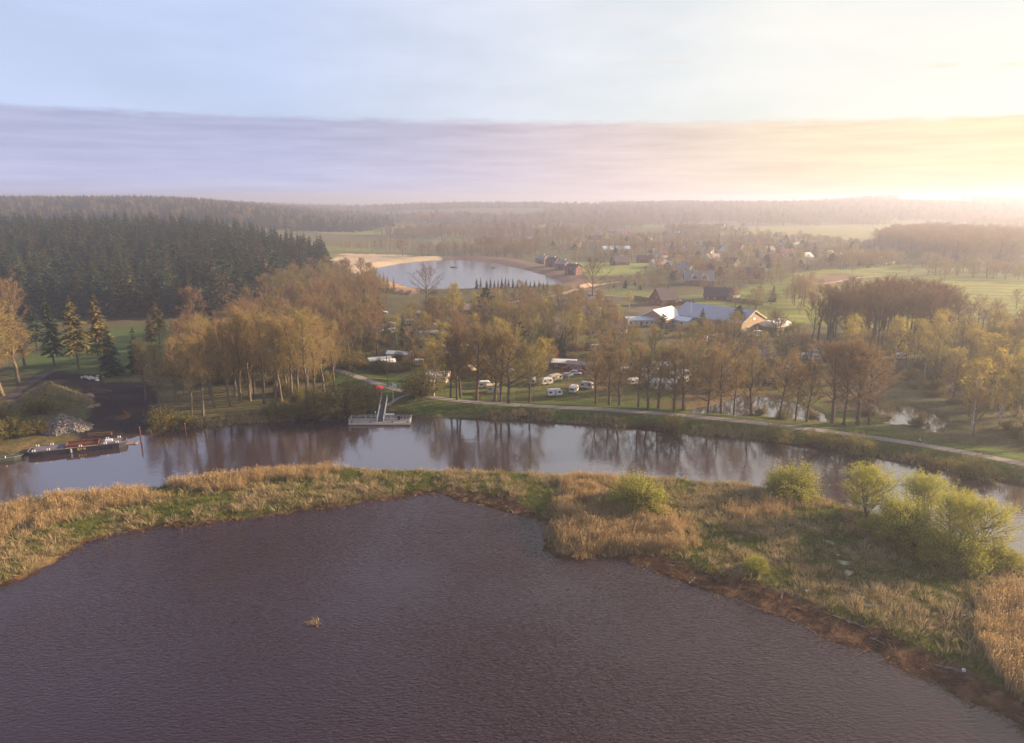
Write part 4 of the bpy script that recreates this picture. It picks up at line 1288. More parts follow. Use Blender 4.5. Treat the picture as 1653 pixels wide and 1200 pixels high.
PLANT = uy([(-0.95, 335), (-0.70, 350), (-0.52, 352), (-0.41, 362), (-0.33, 440), (-0.255, 545), (-0.265, 610), (-0.40, 665), (-0.95, 690)])
P = scatter_in(PLANT, 8.6, rg)
P = P[np.argsort(P[:, 1] - 0.0 * P[:, 0])]
inv = np.abs(P[:, 0] / P[:, 1]) < 0.76
near = np.nonzero(inv)[0][:300]
rest = np.setdiff1d(np.arange(len(P)), near)
hz = height(P[:, 0], P[:, 1])
for i in near:
    ki = int(rg.integers(6))
    p = K['spruce'][ki]
    x, y = P[i]
    plant_small(p, float(x), float(y), rg.choice([17, 21, 23, 25, 28]) * rg.uniform(0.93, 1.07), 'plantation_spruce', '%s spruce in the dense plantation, %s, %s' % (('dark green', 'brownish', 'broad dark green', 'bluish dark', 'full dark green', 'slim dark green')[ki], ('left part', 'middle part', 'right part')[min(2, int((x / y + 0.76) / 0.17))], ('front rows', 'second rows', 'inner rows')[min(2, int((y - 340) / 45))]), 'tree', 'spruces of the dense plantation', rg.uniform(0.9, 1.35), z=float(hz[i]))
sp_m = [whole(k) for k in K['spruce']]
mass('spruce_forest', P[rest], sp_m, rg.uniform(19, 27, len(rest)) / 24, rg, 'dense dark spruce forest rising on the hill at left', 'forest')
oak_m = [whole(k) for k in K['oak'] + K['reddish']]
dec_m = [whole(k) for k in K['oak'][:2] + K['reddish'][:2] + K['grove'][:1] + K['budding'][:1]]
P = scatter_in(uy([(-1.0, 1050), (-0.40, 1050), (-0.30, 1120), (-0.21, 1250), (-0.16, 1500), (-0.2, 2000), (-1.0, 2000)]), 14.0, rg)
mass('ridge_forest', P, sp_m + oak_m[:2], rg.uniform(0.75, 1.05, len(P)), rg, 'hazy blue forest on the ridge behind the plantation', 'forest')
P = scatter_in(uy([(-0.42, 1950), (-0.25, 1700), (-0.12, 1600), (0.1, 1650), (0.35, 1800), (0.9, 2000), (1.0, 3600), (-0.5, 3600)]), 21.0, rg, keep=lambda X, Y: vnoise(X, Y * 0.6, 330.0) > 0.36)
mass('far_woodland', P, dec_m + sp_m[:1], rg.uniform(0.7, 1.1, len(P)), rg, 'hazy far woodland below the horizon', 'forest', squash=0.3, broad=1.7)
P = scatter_in(uy([(-0.2, 760), (0.02, 700), (0.06, 900), (0.10, 1050), (0.3, 1100), (0.5, 1150), (1.0, 1200), (1.0, 2000), (-0.3, 1900), (-0.25, 1300), (-0.16, 1100)]), 15.0, rg,
               keep=lambda X, Y: (vnoise(X, Y * 0.5, 120.0) * 0.6 + vnoise(X + 500, Y * 0.7, 60.0) * 0.4 > np.where(X / Y < 0.15, 0.44, 0.58)) & (np.minimum.reduce([sdf(f, X, Y) for f in (FIELD_FAR, FIELD_FAR2, FIELD_R3)]) > 4)
               & ((sdf(FIELD_R2, X, Y) > 6) | (vnoise(X, Y, 90) > 0.72)))
mass('mid_woodland', P, dec_m, rg.uniform(0.45, 0.85, len(P)), rg, 'hazy copses and hedges between village and far woods', 'trees', squash=0.3, broad=1.4)
P = scatter_in(poly_at([(1412, 402), (1440, 388), (1520, 382), (1600, 390), (1660, 400), (1700, 420), (1640, 428), (1560, 432), (1500, 420), (1440, 412)], 1.5), 11.0, rg)
mass('hazy_copse', P, oak_m, rg.uniform(0.85, 1.25, len(P)), rg, 'rounded hazy copse beyond the right meadow', 'trees', squash=0.3, broad=1.4)
P = scatter_in(poly_at([(690, 400), (760, 385), (900, 380), (900, 400), (850, 420), (790, 410), (730, 412)], 1.5), 13.0, rg)
mass('lakeside_thicket', P, dec_m + [whole(k) for k in K['budding']], rg.uniform(0.2, 0.42, len(P)), rg, 'purple-brown thicket along the far lake shore', 'trees', squash=0.3)

# ------------------------------------------------------------------ reeds, sedge and grass
M_WRACK = foliage('shore_wrack', [(0.10, 0.055, 0.035), (0.17, 0.10, 0.06), (0.30, 0.20, 0.12)], 0.1)
reed_m = [tuft(301 + i, 30, 2.1, 0.55, 0.05, 0.22, M_REED, True) for i in range(4)]
sedge_m = [tuft(311 + i, 34, 0.95, 0.5, 0.05, 0.75, M_SEDGE) for i in range(4)]
grass_m = [tuft(321 + i, 30, 0.50, 0.55, 0.06, 0.9, M_GRASS) for i in range(4)]


def dens(poly, per_m2, keep=None):
    return scatter_in(poly, 1.0 / math.sqrt(per_m2), rg, keep=keep)


land = lambda X, Y: (sdf(POND, X, Y) > 0.3) & (sdf(RIVER, X, Y) > 0.2)
rp = [dens(poly_at([(-60, 845), (0, 826), (100, 803), (250, 790), (380, 771), (500, 760), (560, 762), (520, 776), (400, 796), (280, 812), (150, 836), (60, 868), (0, 885), (-60, 900)]), 2.2,
           lambda X, Y: land(X, Y) & (vnoise(X, Y, 5.0) > 0.30)),
      dens(REED_BAYS, 3.0, lambda X, Y: (sdf(RIVER, X, Y) > 6) & (vnoise(X, Y, 3.5) * 0.7 + rg.uniform(0, 0.4, X.shape) > 0.33)),
      dens(poly_at([(1572, 990), (1600, 965), (1660, 950), (1720, 960), (1740, 1240), (1653, 1150), (1600, 1090), (1572, 1040)]), 3.0, lambda X, Y: sdf(POND, X, Y) > 3.0),
      dens(poly_at([(1160, 836), (1230, 806), (1290, 818), (1280, 836), (1200, 850)]), 1.6, lambda X, Y: vnoise(X, Y, 3) > 0.4),
      dens(poly_at([(900, 790), (930, 772), (1000, 778), (1000, 800), (940, 800)]), 1.8, land),
      dens(poly_at([(1380, 800), (1420, 830), (1400, 880), (1350, 870)]), 0.9, lambda X, Y: vnoise(X, Y, 3) > 0.45)]
rp = np.concatenate(rp)
e1 = sdf(REED_BAYS, rp[:, 0], rp[:, 1])
edge_k = np.where(e1 < 0, 0.45 + 0.55 * sstep(0, 3.5, -e1), 1.0) * (0.7 + 0.5 * vnoise(rp[:, 0], rp[:, 1], 2.5))
mass('reed_bed', rp, reed_m, rg.uniform(0.7, 1.15, len(rp)) * edge_k, rg, 'tall dry golden reeds along the spit', 'reeds', tilt=0.05)
spit = poly_at([(-80, 860), (0, 824), (250, 790), (520, 758), (900, 767), (1260, 793), (1390, 826), (1530, 862), (1650, 908), (1760, 975), (1760, 1260), (1653, 1177), (1372, 1041), (1190, 968), (1030, 914), (935, 903),
                (876, 842), (700, 795), (400, 838), (140, 876), (0, 946), (-80, 965)])


def mud_free(X, Y):
    xp = X / np.maximum(Y, 1)
    wide = 0.8 + 4.0 * sstep(0.10, 0.24, xp) + 3.2 * np.exp(-((xp + 0.02) / 0.055) ** 2)
    return (sdf(POND, X, Y) > wide * (0.85 + 0.3 * vnoise(X, Y, 4.0))) & (sdf(RIVER, X, Y) > 0.15)


CREEK = poly_at([(1284, 842), (1312, 850), (1336, 868), (1344, 890), (1362, 906), (1372, 934)], 1.1)
CREEK2 = poly_at([(1380, 962), (1400, 975), (1410, 985)], 1.1)
CREEK3 = poly_at([(1510, 940), (1540, 972), (1556, 990), (1566, 1004)], 1.1)
dry = lambda X, Y: np.minimum.reduce([line_dist(c, X, Y) for c in (CREEK, CREEK2, CREEK3)]) > 0.35
sg = dens(spit, 1.25, lambda X, Y: mud_free(X, Y) & dry(X, Y) & (vnoise(X, Y, 6.0) * 0.5 + vnoise(X + 7, Y, 2.3) * 0.3 + rg.uniform(0, 0.35, X.shape) < 0.62))
mass('sedge_tussocks', sg, sedge_m, 0.55 + 1.15 * rg.uniform(0, 1, len(sg)) ** 2.2, rg, 'pale dry sedge tussocks covering the spit', 'sedge', tilt=0.08)
gg = dens(spit, 1.7, lambda X, Y: mud_free(X, Y) & dry(X, Y) & (vnoise(X, Y, 6.0) * 0.5 + vnoise(X + 7, Y, 2.3) * 0.3 + rg.uniform(0, 0.35, X.shape) > 0.52))
mass('spit_grass', gg, grass_m, 0.5 + 1.2 * rg.uniform(0, 1, len(gg)) ** 2, rg, 'green grass patches on the spit', 'grass', tilt=0.08)
RV = RIVER
bankp = poly_at([(240, 704), (400, 688), (560, 678), (650, 675), (720, 677), (900, 684), (1040, 696), (1200, 711), (1400, 740), (1653, 788), (1653, 760), (1400, 718), (1200, 695), (1000, 678), (800, 668), (690, 662),
                 (560, 664), (400, 674), (240, 690)])
fb = dens(bankp, 2.2, lambda X, Y: (sdf(RV, X, Y) > -0.6) & (sdf(RV, X, Y) < 3.0) & (vnoise(X, Y, 9.0) > 0.42) & (np.abs(X - at(612, 680)[0]) > 9))
mass('bank_reeds', fb, reed_m + sedge_m, rg.uniform(0.45, 0.8, len(fb)), rg, 'pale reeds fringing the far river bank', 'reeds')
fb = dens(bankp, 1.3, lambda X, Y: (sdf(RV, X, Y) > 1.5) & (line_dist(PATH, X, Y) > 2.2))
mass('bank_grass', fb, grass_m, rg.uniform(0.5, 1.1, len(fb)), rg, 'rough green grass on the far river bank', 'grass')
water_mat('puddle_water', (0.05, 0.04, 0.03), 0.5, 0.02, 0.08, 0.4, ior=1.9)
for x, y, rx, ry, rt in [(1322, 856, 1.2, 0.5, -0.5), (1338, 876, 1.2, 0.5, -1.2), (1346, 894, 1.0, 0.5, -0.9), (1362, 910, 1.3, 0.6, -0.5), (1370, 926, 0.9, 0.8, 0.2), (1384, 966, 1.2, 0.5, -0.3), (1402, 980, 0.8, 0.5, -0.4),
                         (1542, 974, 1.1, 0.35, -0.9), (1556, 992, 1.2, 0.4, -0.9)]:
    X, Y, Z = on(x, y)
    th = np.linspace(0, 6.2832, 22, endpoint=False)
    kk = 1 + 0.28 * np.sin(2 * th + x) + 0.2 * np.sin(3 * th + y) + 0.1 * np.sin(7 * th)
    pv = np.stack([rx * kk * np.cos(th), ry * kk * np.sin(th), np.zeros(22)], -1)
    tag(link('puddle', mesh_from('puddle', pv, np.arange(22)[None], [MATS['puddle_water']]), None, (X, Y, Z + 0.06), (0, 0, rt)), kind='structure')
# litter of dead stalks washed up along the pond
wr = []
for i in range(3):
    g_ = Geo()
    q_ = np.random.default_rng(400 + i)
    bb = np.stack([q_.normal(0, 0.5, 26), q_.normal(0, 0.3, 26), q_.uniform(0.02, 0.10, 26)], -1)
    g_.slivers(bb, bb + np.stack([q_.normal(0, 0.6, 26), q_.normal(0, 0.3, 26), q_.uniform(-0.02, 0.14, 26)], -1), q_.uniform(0.03, 0.08, 26), q_)
    wr.append(g_.mesh('wrack', M_WRACK))
shp = poly_at([(-80, 975), (0, 950), (140, 882), (400, 842), (700, 800), (800, 830), (890, 850), (880, 900), (1000, 910), (1190, 978), (1372, 1050), (1653, 1190), (1720, 1240), (1720, 1180), (1500, 1060), (1300, 960), (1100, 905), (930, 870),
               (860, 815), (720, 780), (400, 825), (140, 860), (0, 920), (-80, 945)])
wp = scatter_in(shp, 0.75, rg, keep=lambda X, Y: (sdf(POND, X, Y) > -0.9) & (sdf(POND, X, Y) < 6) & (~mud_free(X, Y) | (sdf(POND, X, Y) < 1.2)) & (vnoise(X, Y, 2.2) + rg.uniform(-0.3, 0.3, X.shape) > 0.42))
mass('shore_wrack', wp, wr, rg.uniform(0.5, 1.3, len(wp)), rg, 'brown litter of dead stalks along the pond shore', 'litter', zoff=0.02)
ft = scatter_in(shp, 1.1, rg, keep=lambda X, Y: (sdf(POND, X, Y) > -0.7) & (sdf(POND, X, Y) < 1.6) & (X / Y < 0.1) & (vnoise(X, Y, 3.0) > 0.45))
mass('shore_tufts', ft, sedge_m, rg.uniform(0.3, 0.8, len(ft)), rg, 'ragged tufts along the pond edge', 'sedge')
# floating mat of dead stalks on the pond
X, Y = at(508, 1007)
fm = Geo()
r2 = np.random.default_rng(5)
b = np.stack([r2.normal(0, 0.55, 110), r2.normal(0, 0.4, 110), r2.uniform(-0.05, 0.15, 110)], -1)
e = b + np.stack([r2.normal(0, 0.45, 110), r2.normal(0, 0.3, 110), r2.uniform(0.0, 0.55, 110)], -1)
fm.slivers(b, e, r2.uniform(0.04, 0.09, 110), r2)
tag(link('floating_reed_mat', fm.mesh('floating_reed_mat', M_REED), None, (X, Y, 0.02)), 'small floating tangle of dead orange reed stalks on the dark pond', 'reed mat')

# ------------------------------------------------------------------ small solid shapes
class Solid:
    def __init__(s):
        s.v, s.f = [], []

    def add(s, V, F):
        k = len(s.v)
        s.v += [tuple(map(float, p)) for p in V]
        s.f += [tuple(i + k for i in f) for f in F]
        return s

    def box(s, x0, x1, y0, y1, z0, z1):
        V = [(x0, y0, z0), (x1, y0, z0), (x1, y1, z0), (x0, y1, z0), (x0, y0, z1), (x1, y0, z1), (x1, y1, z1), (x0, y1, z1)]
        return s.add(V, [(0, 3, 2, 1), (4, 5, 6, 7), (0, 1, 5, 4), (1, 2, 6, 5), (2, 3, 7, 6), (3, 0, 4, 7)])

    def prism(s, prof, y0, y1):
        """profile in x-z, extruded along y"""
        n = len(prof)
        V = [(x, y0, z) for x, z in prof] + [(x, y1, z) for x, z in prof]
        F = [tuple(range(n)), tuple(range(2 * n - 1, n - 1, -1))] + [(i, i + n, (i + 1) % n + n, (i + 1) % n) for i in range(n)]
        return s.add(V, F)

    def prism_x(s, prof, x0, x1):
        """profile in y-z, extruded along x"""
        n = len(prof)
        V = [(x0, y, z) for y, z in prof] + [(x1, y, z) for y, z in prof]
        F = [tuple(range(n - 1, -1, -1)), tuple(range(n, 2 * n))] + [((i + 1) % n, (i + 1) % n + n, i + n, i) for i in range(n)]
        return s.add(V, F)

    def cyl(s, p0, p1, r0, r1=None, n=10):
        p0, p1 = np.array(p0, float), np.array(p1, float)
        r1 = r0 if r1 is None else r1
        d = unit(p1 - p0)
        a = unit(np.cross(d, [0.3, 0.9, 0.1] if abs(d[2]) > 0.8 else [0, 0, 1.0]))
        b = np.cross(d, a)
        V = [p0 + r0 * (a * math.cos(t) + b * math.sin(t)) for t in np.linspace(0, 6.2832, n, endpoint=False)]
        V += [p1 + r1 * (a * math.cos(t) + b * math.sin(t)) for t in np.linspace(0, 6.2832, n, endpoint=False)]
        F = [tuple(range(n - 1, -1, -1)), tuple(range(n, 2 * n))] + [(i, (i + 1) % n, (i + 1) % n + n, i + n) for i in range(n)]
        return s.add(V, F)

    def ball(s, c, r, nu=10, nv=6, sz=1.0):
        V, F = [], []
        for j in range(nv + 1):
            ph = math.pi * j / nv
            for i in range(nu):
                th = 2 * math.pi * i / nu
                V.append((c[0] + r * math.sin(ph) * math.cos(th), c[1] + r * math.sin(ph) * math.sin(th), c[2] + sz * r * math.cos(ph)))
        for j in range(nv):
            for i in range(nu):
                F.append((j * nu + i, (j + 1) * nu + i, (j + 1) * nu + (i + 1) % nu, j * nu + (i + 1) % nu))
        return s.add(V, F)

    def part(s, name, mat, parent=None, loc=None, rot=None, smooth=False, bevel=0.0):
        me = bpy.data.meshes.new(name)
        me.from_pydata(s.v, [], s.f)
        me.materials.append(mat)
        if bevel or smooth:
            bm = bmesh.new()
            bm.from_mesh(me)
            if bevel:
                bmesh.ops.bevel(bm, geom=list(bm.edges), offset=bevel, segments=2, affect='EDGES', profile=0.5)
            if smooth:
                for f in bm.faces:
                    f.smooth = True
            bm.to_mesh(me)
            bm.free()
        me.update()
        return link(name, me, parent, loc, rot)


def copy_tree(o, parent=None):
    c = o.copy()
    COL.objects.link(c)
    c.parent = parent
    for ch in list(o.children):
        copy_tree(ch, c)
    return c


M_WHITE = plain('white_paint', (0.74, 0.72, 0.70), 0.5, 0.12, 1.2)
M_CREAM = plain('cream_paint', (0.62, 0.52, 0.38), 0.6, 0.12, 1.2)
M_GREY = plain('grey_paint', (0.42, 0.42, 0.44), 0.6, 0.12, 1.2)
M_GLASS = plain('window_glass', (0.03, 0.035, 0.045), 0.1, 0.2, 2.0, spec=0.8)
M_TYRE = plain('tyre_rubber', (0.02, 0.02, 0.022), 0.85, 0.2, 5.0)
M_STEEL = plain('steel', (0.45, 0.45, 0.47), 0.45, 0.2, 2.0, 0.5)
M_BRICK = plain('brick_red', (0.28, 0.105, 0.075), 0.9, 0.25, 1.5)
M_BRICK_D = plain('brick_dark', (0.16, 0.07, 0.062), 0.9, 0.25, 1.5)
M_BRICK_P = plain('brick_pink', (0.40, 0.25, 0.20), 0.9, 0.2, 1.5)
M_ROOF_D = plain('roof_slate', (0.075, 0.06, 0.072), 0.8, 0.25, 1.0)
M_ROOF_R = plain('roof_red', (0.20, 0.085, 0.075), 0.85, 0.25, 1.0)
M_ROOF_B = plain('roof_blue_grey', (0.36, 0.37, 0.46), 0.5, 0.10, 0.3)
M_ROOF_BL = plain('roof_pale_blue', (0.58, 0.64, 0.74), 0.4, 0.08, 0.3)
M_ROOF_P = plain('roof_pinkish', (0.36, 0.26, 0.24), 0.8, 0.2, 0.6)
M_ROOF_G = plain('roof_grey', (0.27, 0.25, 0.26), 0.8, 0.2, 0.6)
M_ROOF_W = plain('roof_white_sheet', (0.88, 0.85, 0.82), 0.4, 0.05, 0.4)
M_TAN = plain('tan_boards', (0.36, 0.27, 0.18), 0.85, 0.2, 1.0)
M_WOOD = plain('weathered_wood', (0.20, 0.165, 0.14), 0.85, 0.3, 2.0)
M_WOOD_D = plain('driftwood_grey', (0.15, 0.12, 0.10), 0.9, 0.35, 2.0)
M_WOOD_B = plain('brown_wood', (0.15, 0.085, 0.055), 0.85, 0.3, 2.0)
M_RED = plain('red_paint', (0.22, 0.03, 0.035), 0.8, 0.15, 1.0)
M_LILAC = plain('lilac_canvas', (0.58, 0.50, 0.64), 0.8, 0.1, 1.0)
M_BLUE_C = plain('blue_canvas', (0.30, 0.36, 0.55), 0.8, 0.1, 1.0)
M_HULL = plain('hull_dark', (0.035, 0.036, 0.050), 0.6, 0.35, 1.2)
M_RUST = plain('rust', (0.12, 0.042, 0.028), 0.85, 0.4, 1.4)
M_DECKP = plain('deck_lilac_grey', (0.15, 0.13, 0.16), 0.7, 0.25, 1.0)
M_GREENB = plain('green_hull', (0.055, 0.075, 0.055), 0.7, 0.3, 1.2)
M_YEL = plain('yellow_paint', (0.65, 0.45, 0.05), 0.6, 0.15, 3.0)
M_BLACK = plain('black_rubber', (0.015, 0.015, 0.017), 0.8, 0.2, 3.0)
M_STONE = plain('broken_stone', (0.21, 0.19, 0.185), 0.9, 0.5, 1.6)
M_EARTH = plain('dark_earth', (0.060, 0.042, 0.042), 0.95, 0.4, 1.2, bump=0.6)
M_EARTH_SUN = plain('sunlit_earth', (0.11, 0.05, 0.03), 0.95, 0.4, 1.2, bump=0.6)  # earth of the sunlit flank, the warm light painted into its colour
M_CONCR = plain('pontoon_deck', (0.36, 0.31, 0.28), 0.85, 0.25, 1.5)


# ------------------------------------------------------------------ houses and halls
def windows(root, where, size, mframe=M_WHITE):
    """each window its own part, its pane a sub-part; where = (x, y, z, facing) with facing in degrees"""
    w, h = size
    for x, y, z, a in where:
        f = Solid().box(-w / 2, w / 2, -0.10, 0.05, 0, h).part('window', mframe, root, (x, y, z), (0, 0, math.radians(a)))
        pn = Solid()
        pn.box(-w / 2 + 0.12, -0.04, -0.125, -0.09, 0.12, h - 0.12)
        pn.box(0.04, w / 2 - 0.12, -0.125, -0.09, 0.12, h - 0.12)
        pn.part('pane', M_GLASS, f)


def house(x, y, ln, dp, hw, hr, rot, mwall, mroof, label, name='house', cat='house', group=None, over=0.5, win=(1.3, 1.3), nwin=3, gable_win=1, chimney=True, door=True, world_xy=None, floors=1, trim=None):
    X, Y, Z = on(x, y) if world_xy is None else (*world_xy, gz(*world_xy))
    o = thing(name, label, cat, (X, Y, Z - 0.1), math.radians(rot), group)
    a, b = ln / 2, dp / 2
    w = Solid().prism_x([(-b, -0.5), (b, -0.5), (b, hw), (0, hw + hr), (-b, hw)], -a, a)
    w.part('wall', mwall, o)
    t = 0.22
    sl = hr / b
    r = Solid()
    for sg in (-1, 1):
        e = b + over
        pr = [(0, hw + hr + 0.02), (sg * e, hw - over * sl + 0.02), (sg * e, hw - over * sl + t + 0.02), (0, hw + hr + t + 0.05)]
        if sg > 0:
            pr = pr[::-1]
        r.prism_x(pr, -a - over, a + over)
    ro = r.part('roof', mroof, o)
    if chimney:
        Solid().box(a * 0.35, a * 0.35 + 0.7, -0.35, 0.35, hw + hr * 0.7, hw + hr + 1.1).part('chimney', M_BRICK_D if mwall is not M_BRICK_D else M_WHITE, ro)
    if trim:
        q = Solid()
        for sx in (-1, 1):
            for sg in (-1, 1):
                x0 = sx * (a + over + 0.02)
                q.prism_x([(0, hw + hr + t + 0.1), (sg * (b + over), hw - over * sl + t + 0.05), (sg * (b + over), hw - over * sl - 0.15), (0, hw + hr - 0.2)][::1 if sg < 0 else -1], min(x0, x0 + sx * 0.12), max(x0, x0 + sx * 0.12))
        q.part('bargeboard', trim, o)
    pos = []
    for fl in range(floors):
        for i in range(nwin):
            xx = -a + ln * (i + 0.5) / nwin
            if door and i == nwin // 2 and fl == 0:
                continue
            pos.append((xx, -b, 0.9 + fl * 2.7, 0))
    for sx, fc in ((-1, -90), (1, 90)):
        for i in range(gable_win):
            yy = -b + dp * (i + 0.5) / gable_win
            pos.append((sx * a, yy, 0.9, fc))
        if hr > 2.5 and gable_win:
            pos.append((sx * a, 0, hw + 0.3, fc))
    windows(o, pos, win)
    if door:
        d = Solid().box(-0.55, 0.55, -b - 0.08, -b + 0.03, 0, 2.1).part('door', M_WOOD_B, o, (-a + ln * (nwin // 2 + 0.5) / nwin, 0, 0))
        Solid().box(0.35, 0.45, -b - 0.14, -b - 0.08, 0.95, 1.15).part('handle', M_STEEL, d)
    return o


RIDGE = ((87, 346), (110.5, 320.5))
hall = house(0, 0, 36, 21, 4.2, 4.6, -47.5, M_TAN, M_ROOF_B, 'long riding hall with a big blue-grey roof beside the meadow', 'riding_hall', 'hall', win=(2.2, 1.0), nwin=8, gable_win=2, chimney=False, door=False,
             world_xy=(98.7, 333.2), trim=M_CREAM)
lo = house(0, 0, 12, 7, 2.8, 1.2, -47.5, M_GREY, M_ROOF_BL, 'pale blue lean-to roof in front of the riding hall', 'lean_to', 'shed', nwin=2, gable_win=0, chimney=False, door=False, world_xy=(80.5, 333.0))
house(0, 0, 16.5, 14, 3.6, 3.6, 48, M_BRICK_P, M_ROOF_W, 'hall with a bright white gabled roof between the trees', 'white_hall', 'hall', nwin=4, gable_win=3, chimney=False, door=False, world_xy=(72.5, 338.0), trim=M_WHITE)
house(1031, 524, 13, 8, 2.8, 0.9, 8, M_GREY, M_ROOF_BL, 'low building with a pale blue roof left of the white hall', 'low_building', 'building', nwin=5, gable_win=1, chimney=False, door=True)
X, Y, Z = on(1251, 531)
o = thing('arched_tent', 'store tent with a white arched roof behind the camp trees', 'tent', (X, Y, Z), math.radians(38))
arc = [(5.0 * math.cos(t), 1.6 + 2.4 * math.sin(t)) for t in np.linspace(0, math.pi, 13)]
Solid().prism_x(arc + [(-4.9, 1.5), (-4.9, 1.45)] + [(4.9, 1.45)], -6, 6).part('roof', M_ROOF_W, o, smooth=False)
Solid().box(-5.6, 5.6, -4.7, 4.7, 0, 1.6).part('wall', M_TAN, o)
house(828, 520, 17, 9, 4.5, 3.2, -18, M_BRICK_D, M_ROOF_R, 'dark red brick barn between the lake and the campsite', 'red_barn', 'barn', nwin=4, gable_win=2, chimney=False)
house(767, 505, 12, 9, 2.4, 2.4, 5, M_WOOD_B, M_ROOF_P, 'low house with a rounded pinkish roof near the yellow birch', 'clubhouse', 'house', nwin=3)
house(938, 499, 24, 10, 3.2, 3.4, 4, M_BRICK_P, M_ROOF_G, 'long grey-roofed house behind the slim trees', 'long_house', 'house', nwin=6)
house(950, 512, 12, 8, 3.0, 2.2, -10, M_WHITE, M_ROOF_BL, 'house with a pale bluish roof behind the slim trees', 'camp_house', 'house', nwin=3)
house(985, 536, 15, 9, 2.8, 3.0, -12, M_CREAM, M_ROOF_P, 'pinkish-roofed house with a cream gable above the camp', 'camp_house', 'house', nwin=4, trim=M_WHITE)
house(918, 528, 14, 8, 2.8, 2.6, 12, M_TAN, M_ROOF_P, 'tan wooden house seen between the trees left of the white hall', 'camp_house', 'house', nwin=3)
house(1072, 491, 12, 11, 3.4, 5.6, 25, M_BRICK, M_ROOF_D, 'brick villa with a steep pointed slate roof and a pale chimney', 'villa', 'house', nwin=3, gable_win=2)
h9 = house(1127, 460, 19, 13, 3.6, 6.2, -8, M_BRICK, M_ROOF_G, 'big dark-roofed house with two white-trimmed dormers', 'dormer_house', 'house', nwin=5, gable_win=3, trim=M_WHITE)
for i, xx in enumerate((-3.4, 3.4)):
    dm = Solid().prism([(xx - 2.4, 4.0), (xx + 2.4, 4.0), (xx + 2.4, 6.4), (xx, 8.6), (xx - 2.4, 6.4)], -6.9, -2.0).part('dormer', M_WHITE, h9)
    Solid().prism([(xx - 1.5, 4.6), (xx + 1.5, 4.6), (xx + 1.5, 6.0), (xx, 7.4), (xx - 1.5, 6.0)], -7.0, -6.88).part('pane', M_GLASS, dm)
house(1160, 484, 16, 9, 2.6, 4.6, -22, M_RED, M_ROOF_D, 'house with a long dark roof and a red gable', 'red_gable_house', 'house', nwin=4, gable_win=1, trim=M_RED)
house(1186, 486, 5, 4, 2.4, 0.8, -10, M_WHITE, M_ROOF_W, 'small white shed beside the red-gabled house', 'white_shed', 'shed', nwin=2, gable_win=0, chimney=False)
house(1213, 450, 16, 11, 3.2, 5.0, -5, M_BRICK, M_ROOF_D, 'house with a large purple-dark roof by the bare trees', 'farmhouse', 'house', nwin=4)
for i, (x, y) in enumerate([(876, 426), (893, 431), (909, 436), (926, 443)]):
    house(x, y, 9.5, 9.5, 5.2, 2.6, -38, M_BRICK_D, M_ROOF_D if i % 2 else M_ROOF_G, 'dark terraced house with white windows above the lake, %s from the left' % ORD[i], 'terraced_house', 'house', 'row of houses above the lake',
          nwin=3, gable_win=2, win=(1.5, 1.9), floors=2)
house(994, 408, 30, 16, 4.0, 3.0, 4, M_CREAM, M_ROOF_BL, 'far hall with a bright bluish-white roof behind the dark trees', 'far_hall', 'hall', nwin=6, chimney=False)
house(858, 394, 14, 11, 4.5, 5.0, 10, M_WHITE, M_ROOF_G, 'white gabled house far beyond the lake', 'far_white_house', 'house', trim=M_WHITE)
o = house(1165, 416, 9, 14, 4.5, 7.5, 80, M_WHITE, M_ROOF_D, 'small far church-like house with a steep white gable', 'chapel', 'chapel', nwin=3, chimney=False, trim=M_WHITE)
far = [(1141, 444, 'white-gabled house right behind the dormer house'), (1086, 436, 'house with a low roof left of the dormer house'), (1105, 441, 'pale-walled house behind the villa'), (1062, 432, 'small house at the right end of the green field'),
       (1040, 424, 'house above the green field'), (1010, 379, 'hazy house in the far village centre'), (962, 390, 'hazy house near the far bluish hall, left'), (978, 384, 'bright hazy house above the far bluish hall'),
       (986, 376, 'tiny far house above the hall, higher up'), (1024, 384, 'hazy house right of the bluish hall'), (1036, 394, 'large hazy roof right of the bluish hall'), (1078, 370, 'far house at the wood edge with a pale gable'),
       (1092, 376, 'far house near the wood edge, a little nearer'), (1130, 368, 'tiny house before the far woods'), (1190, 404, 'brown house beside the chapel'), (1206, 412, 'pale gabled house right below the chapel'),
       (1150, 398, 'hazy house left above the chapel'), (1260, 402, 'hazy house with a bright wall right of the village'), (1284, 401, 'far house with two bright roofs'), (1338, 416, 'farm shed with a bright white roof in the haze'),
       (1352, 420, 'second bright-roofed farm shed in the haze'), (1430, 425, 'hazy farmhouse on the meadow edge'), (1576, 430, 'hazy farmhouse behind the right meadow'), (1622, 438, 'long hazy farmhouse near the right edge'),
       (1246, 424, 'dim house between hazy gardens'), (1300, 420, 'dim roof beside the bright farm sheds'), (1180, 430, 'house with a pale wall under the bare trees'), (1122, 424, 'house with a dark roof below the chapel'),
       (1100, 412, 'hazy roof in the village gardens'), (1056, 404, 'hazy house behind the green field'), (1230, 366, 'tiny far house on the bright far field'), (1165, 368, 'tiny bright house at the far field edge'),
       (1120, 404, 'small pale house left below the chapel'), (1140, 410, 'little red-roofed house below the chapel'), (1068, 416, 'pale house behind the broad bare tree'), (1082, 396, 'hazy white house in the village middle'),
       (1110, 388, 'hazy pale house high in the village'), (1215, 394, 'bright small house right of the chapel'), (1240, 408, 'pale house among gardens right of the chapel'), (1196, 380, 'tiny pale house above the chapel'),
       (1270, 414, 'hazy white house left of the farm sheds'), (1050, 388, 'hazy red house above the bluish hall'), (1320, 406, 'hazy white house above the farm sheds'), (1150, 424, 'pale house just left of the large purple roof'),
       (912, 376, 'faint house in the woods beyond the lake'), (930, 398, 'dim house left of the bluish hall'), (1000, 428, 'low house on the green field edge')]
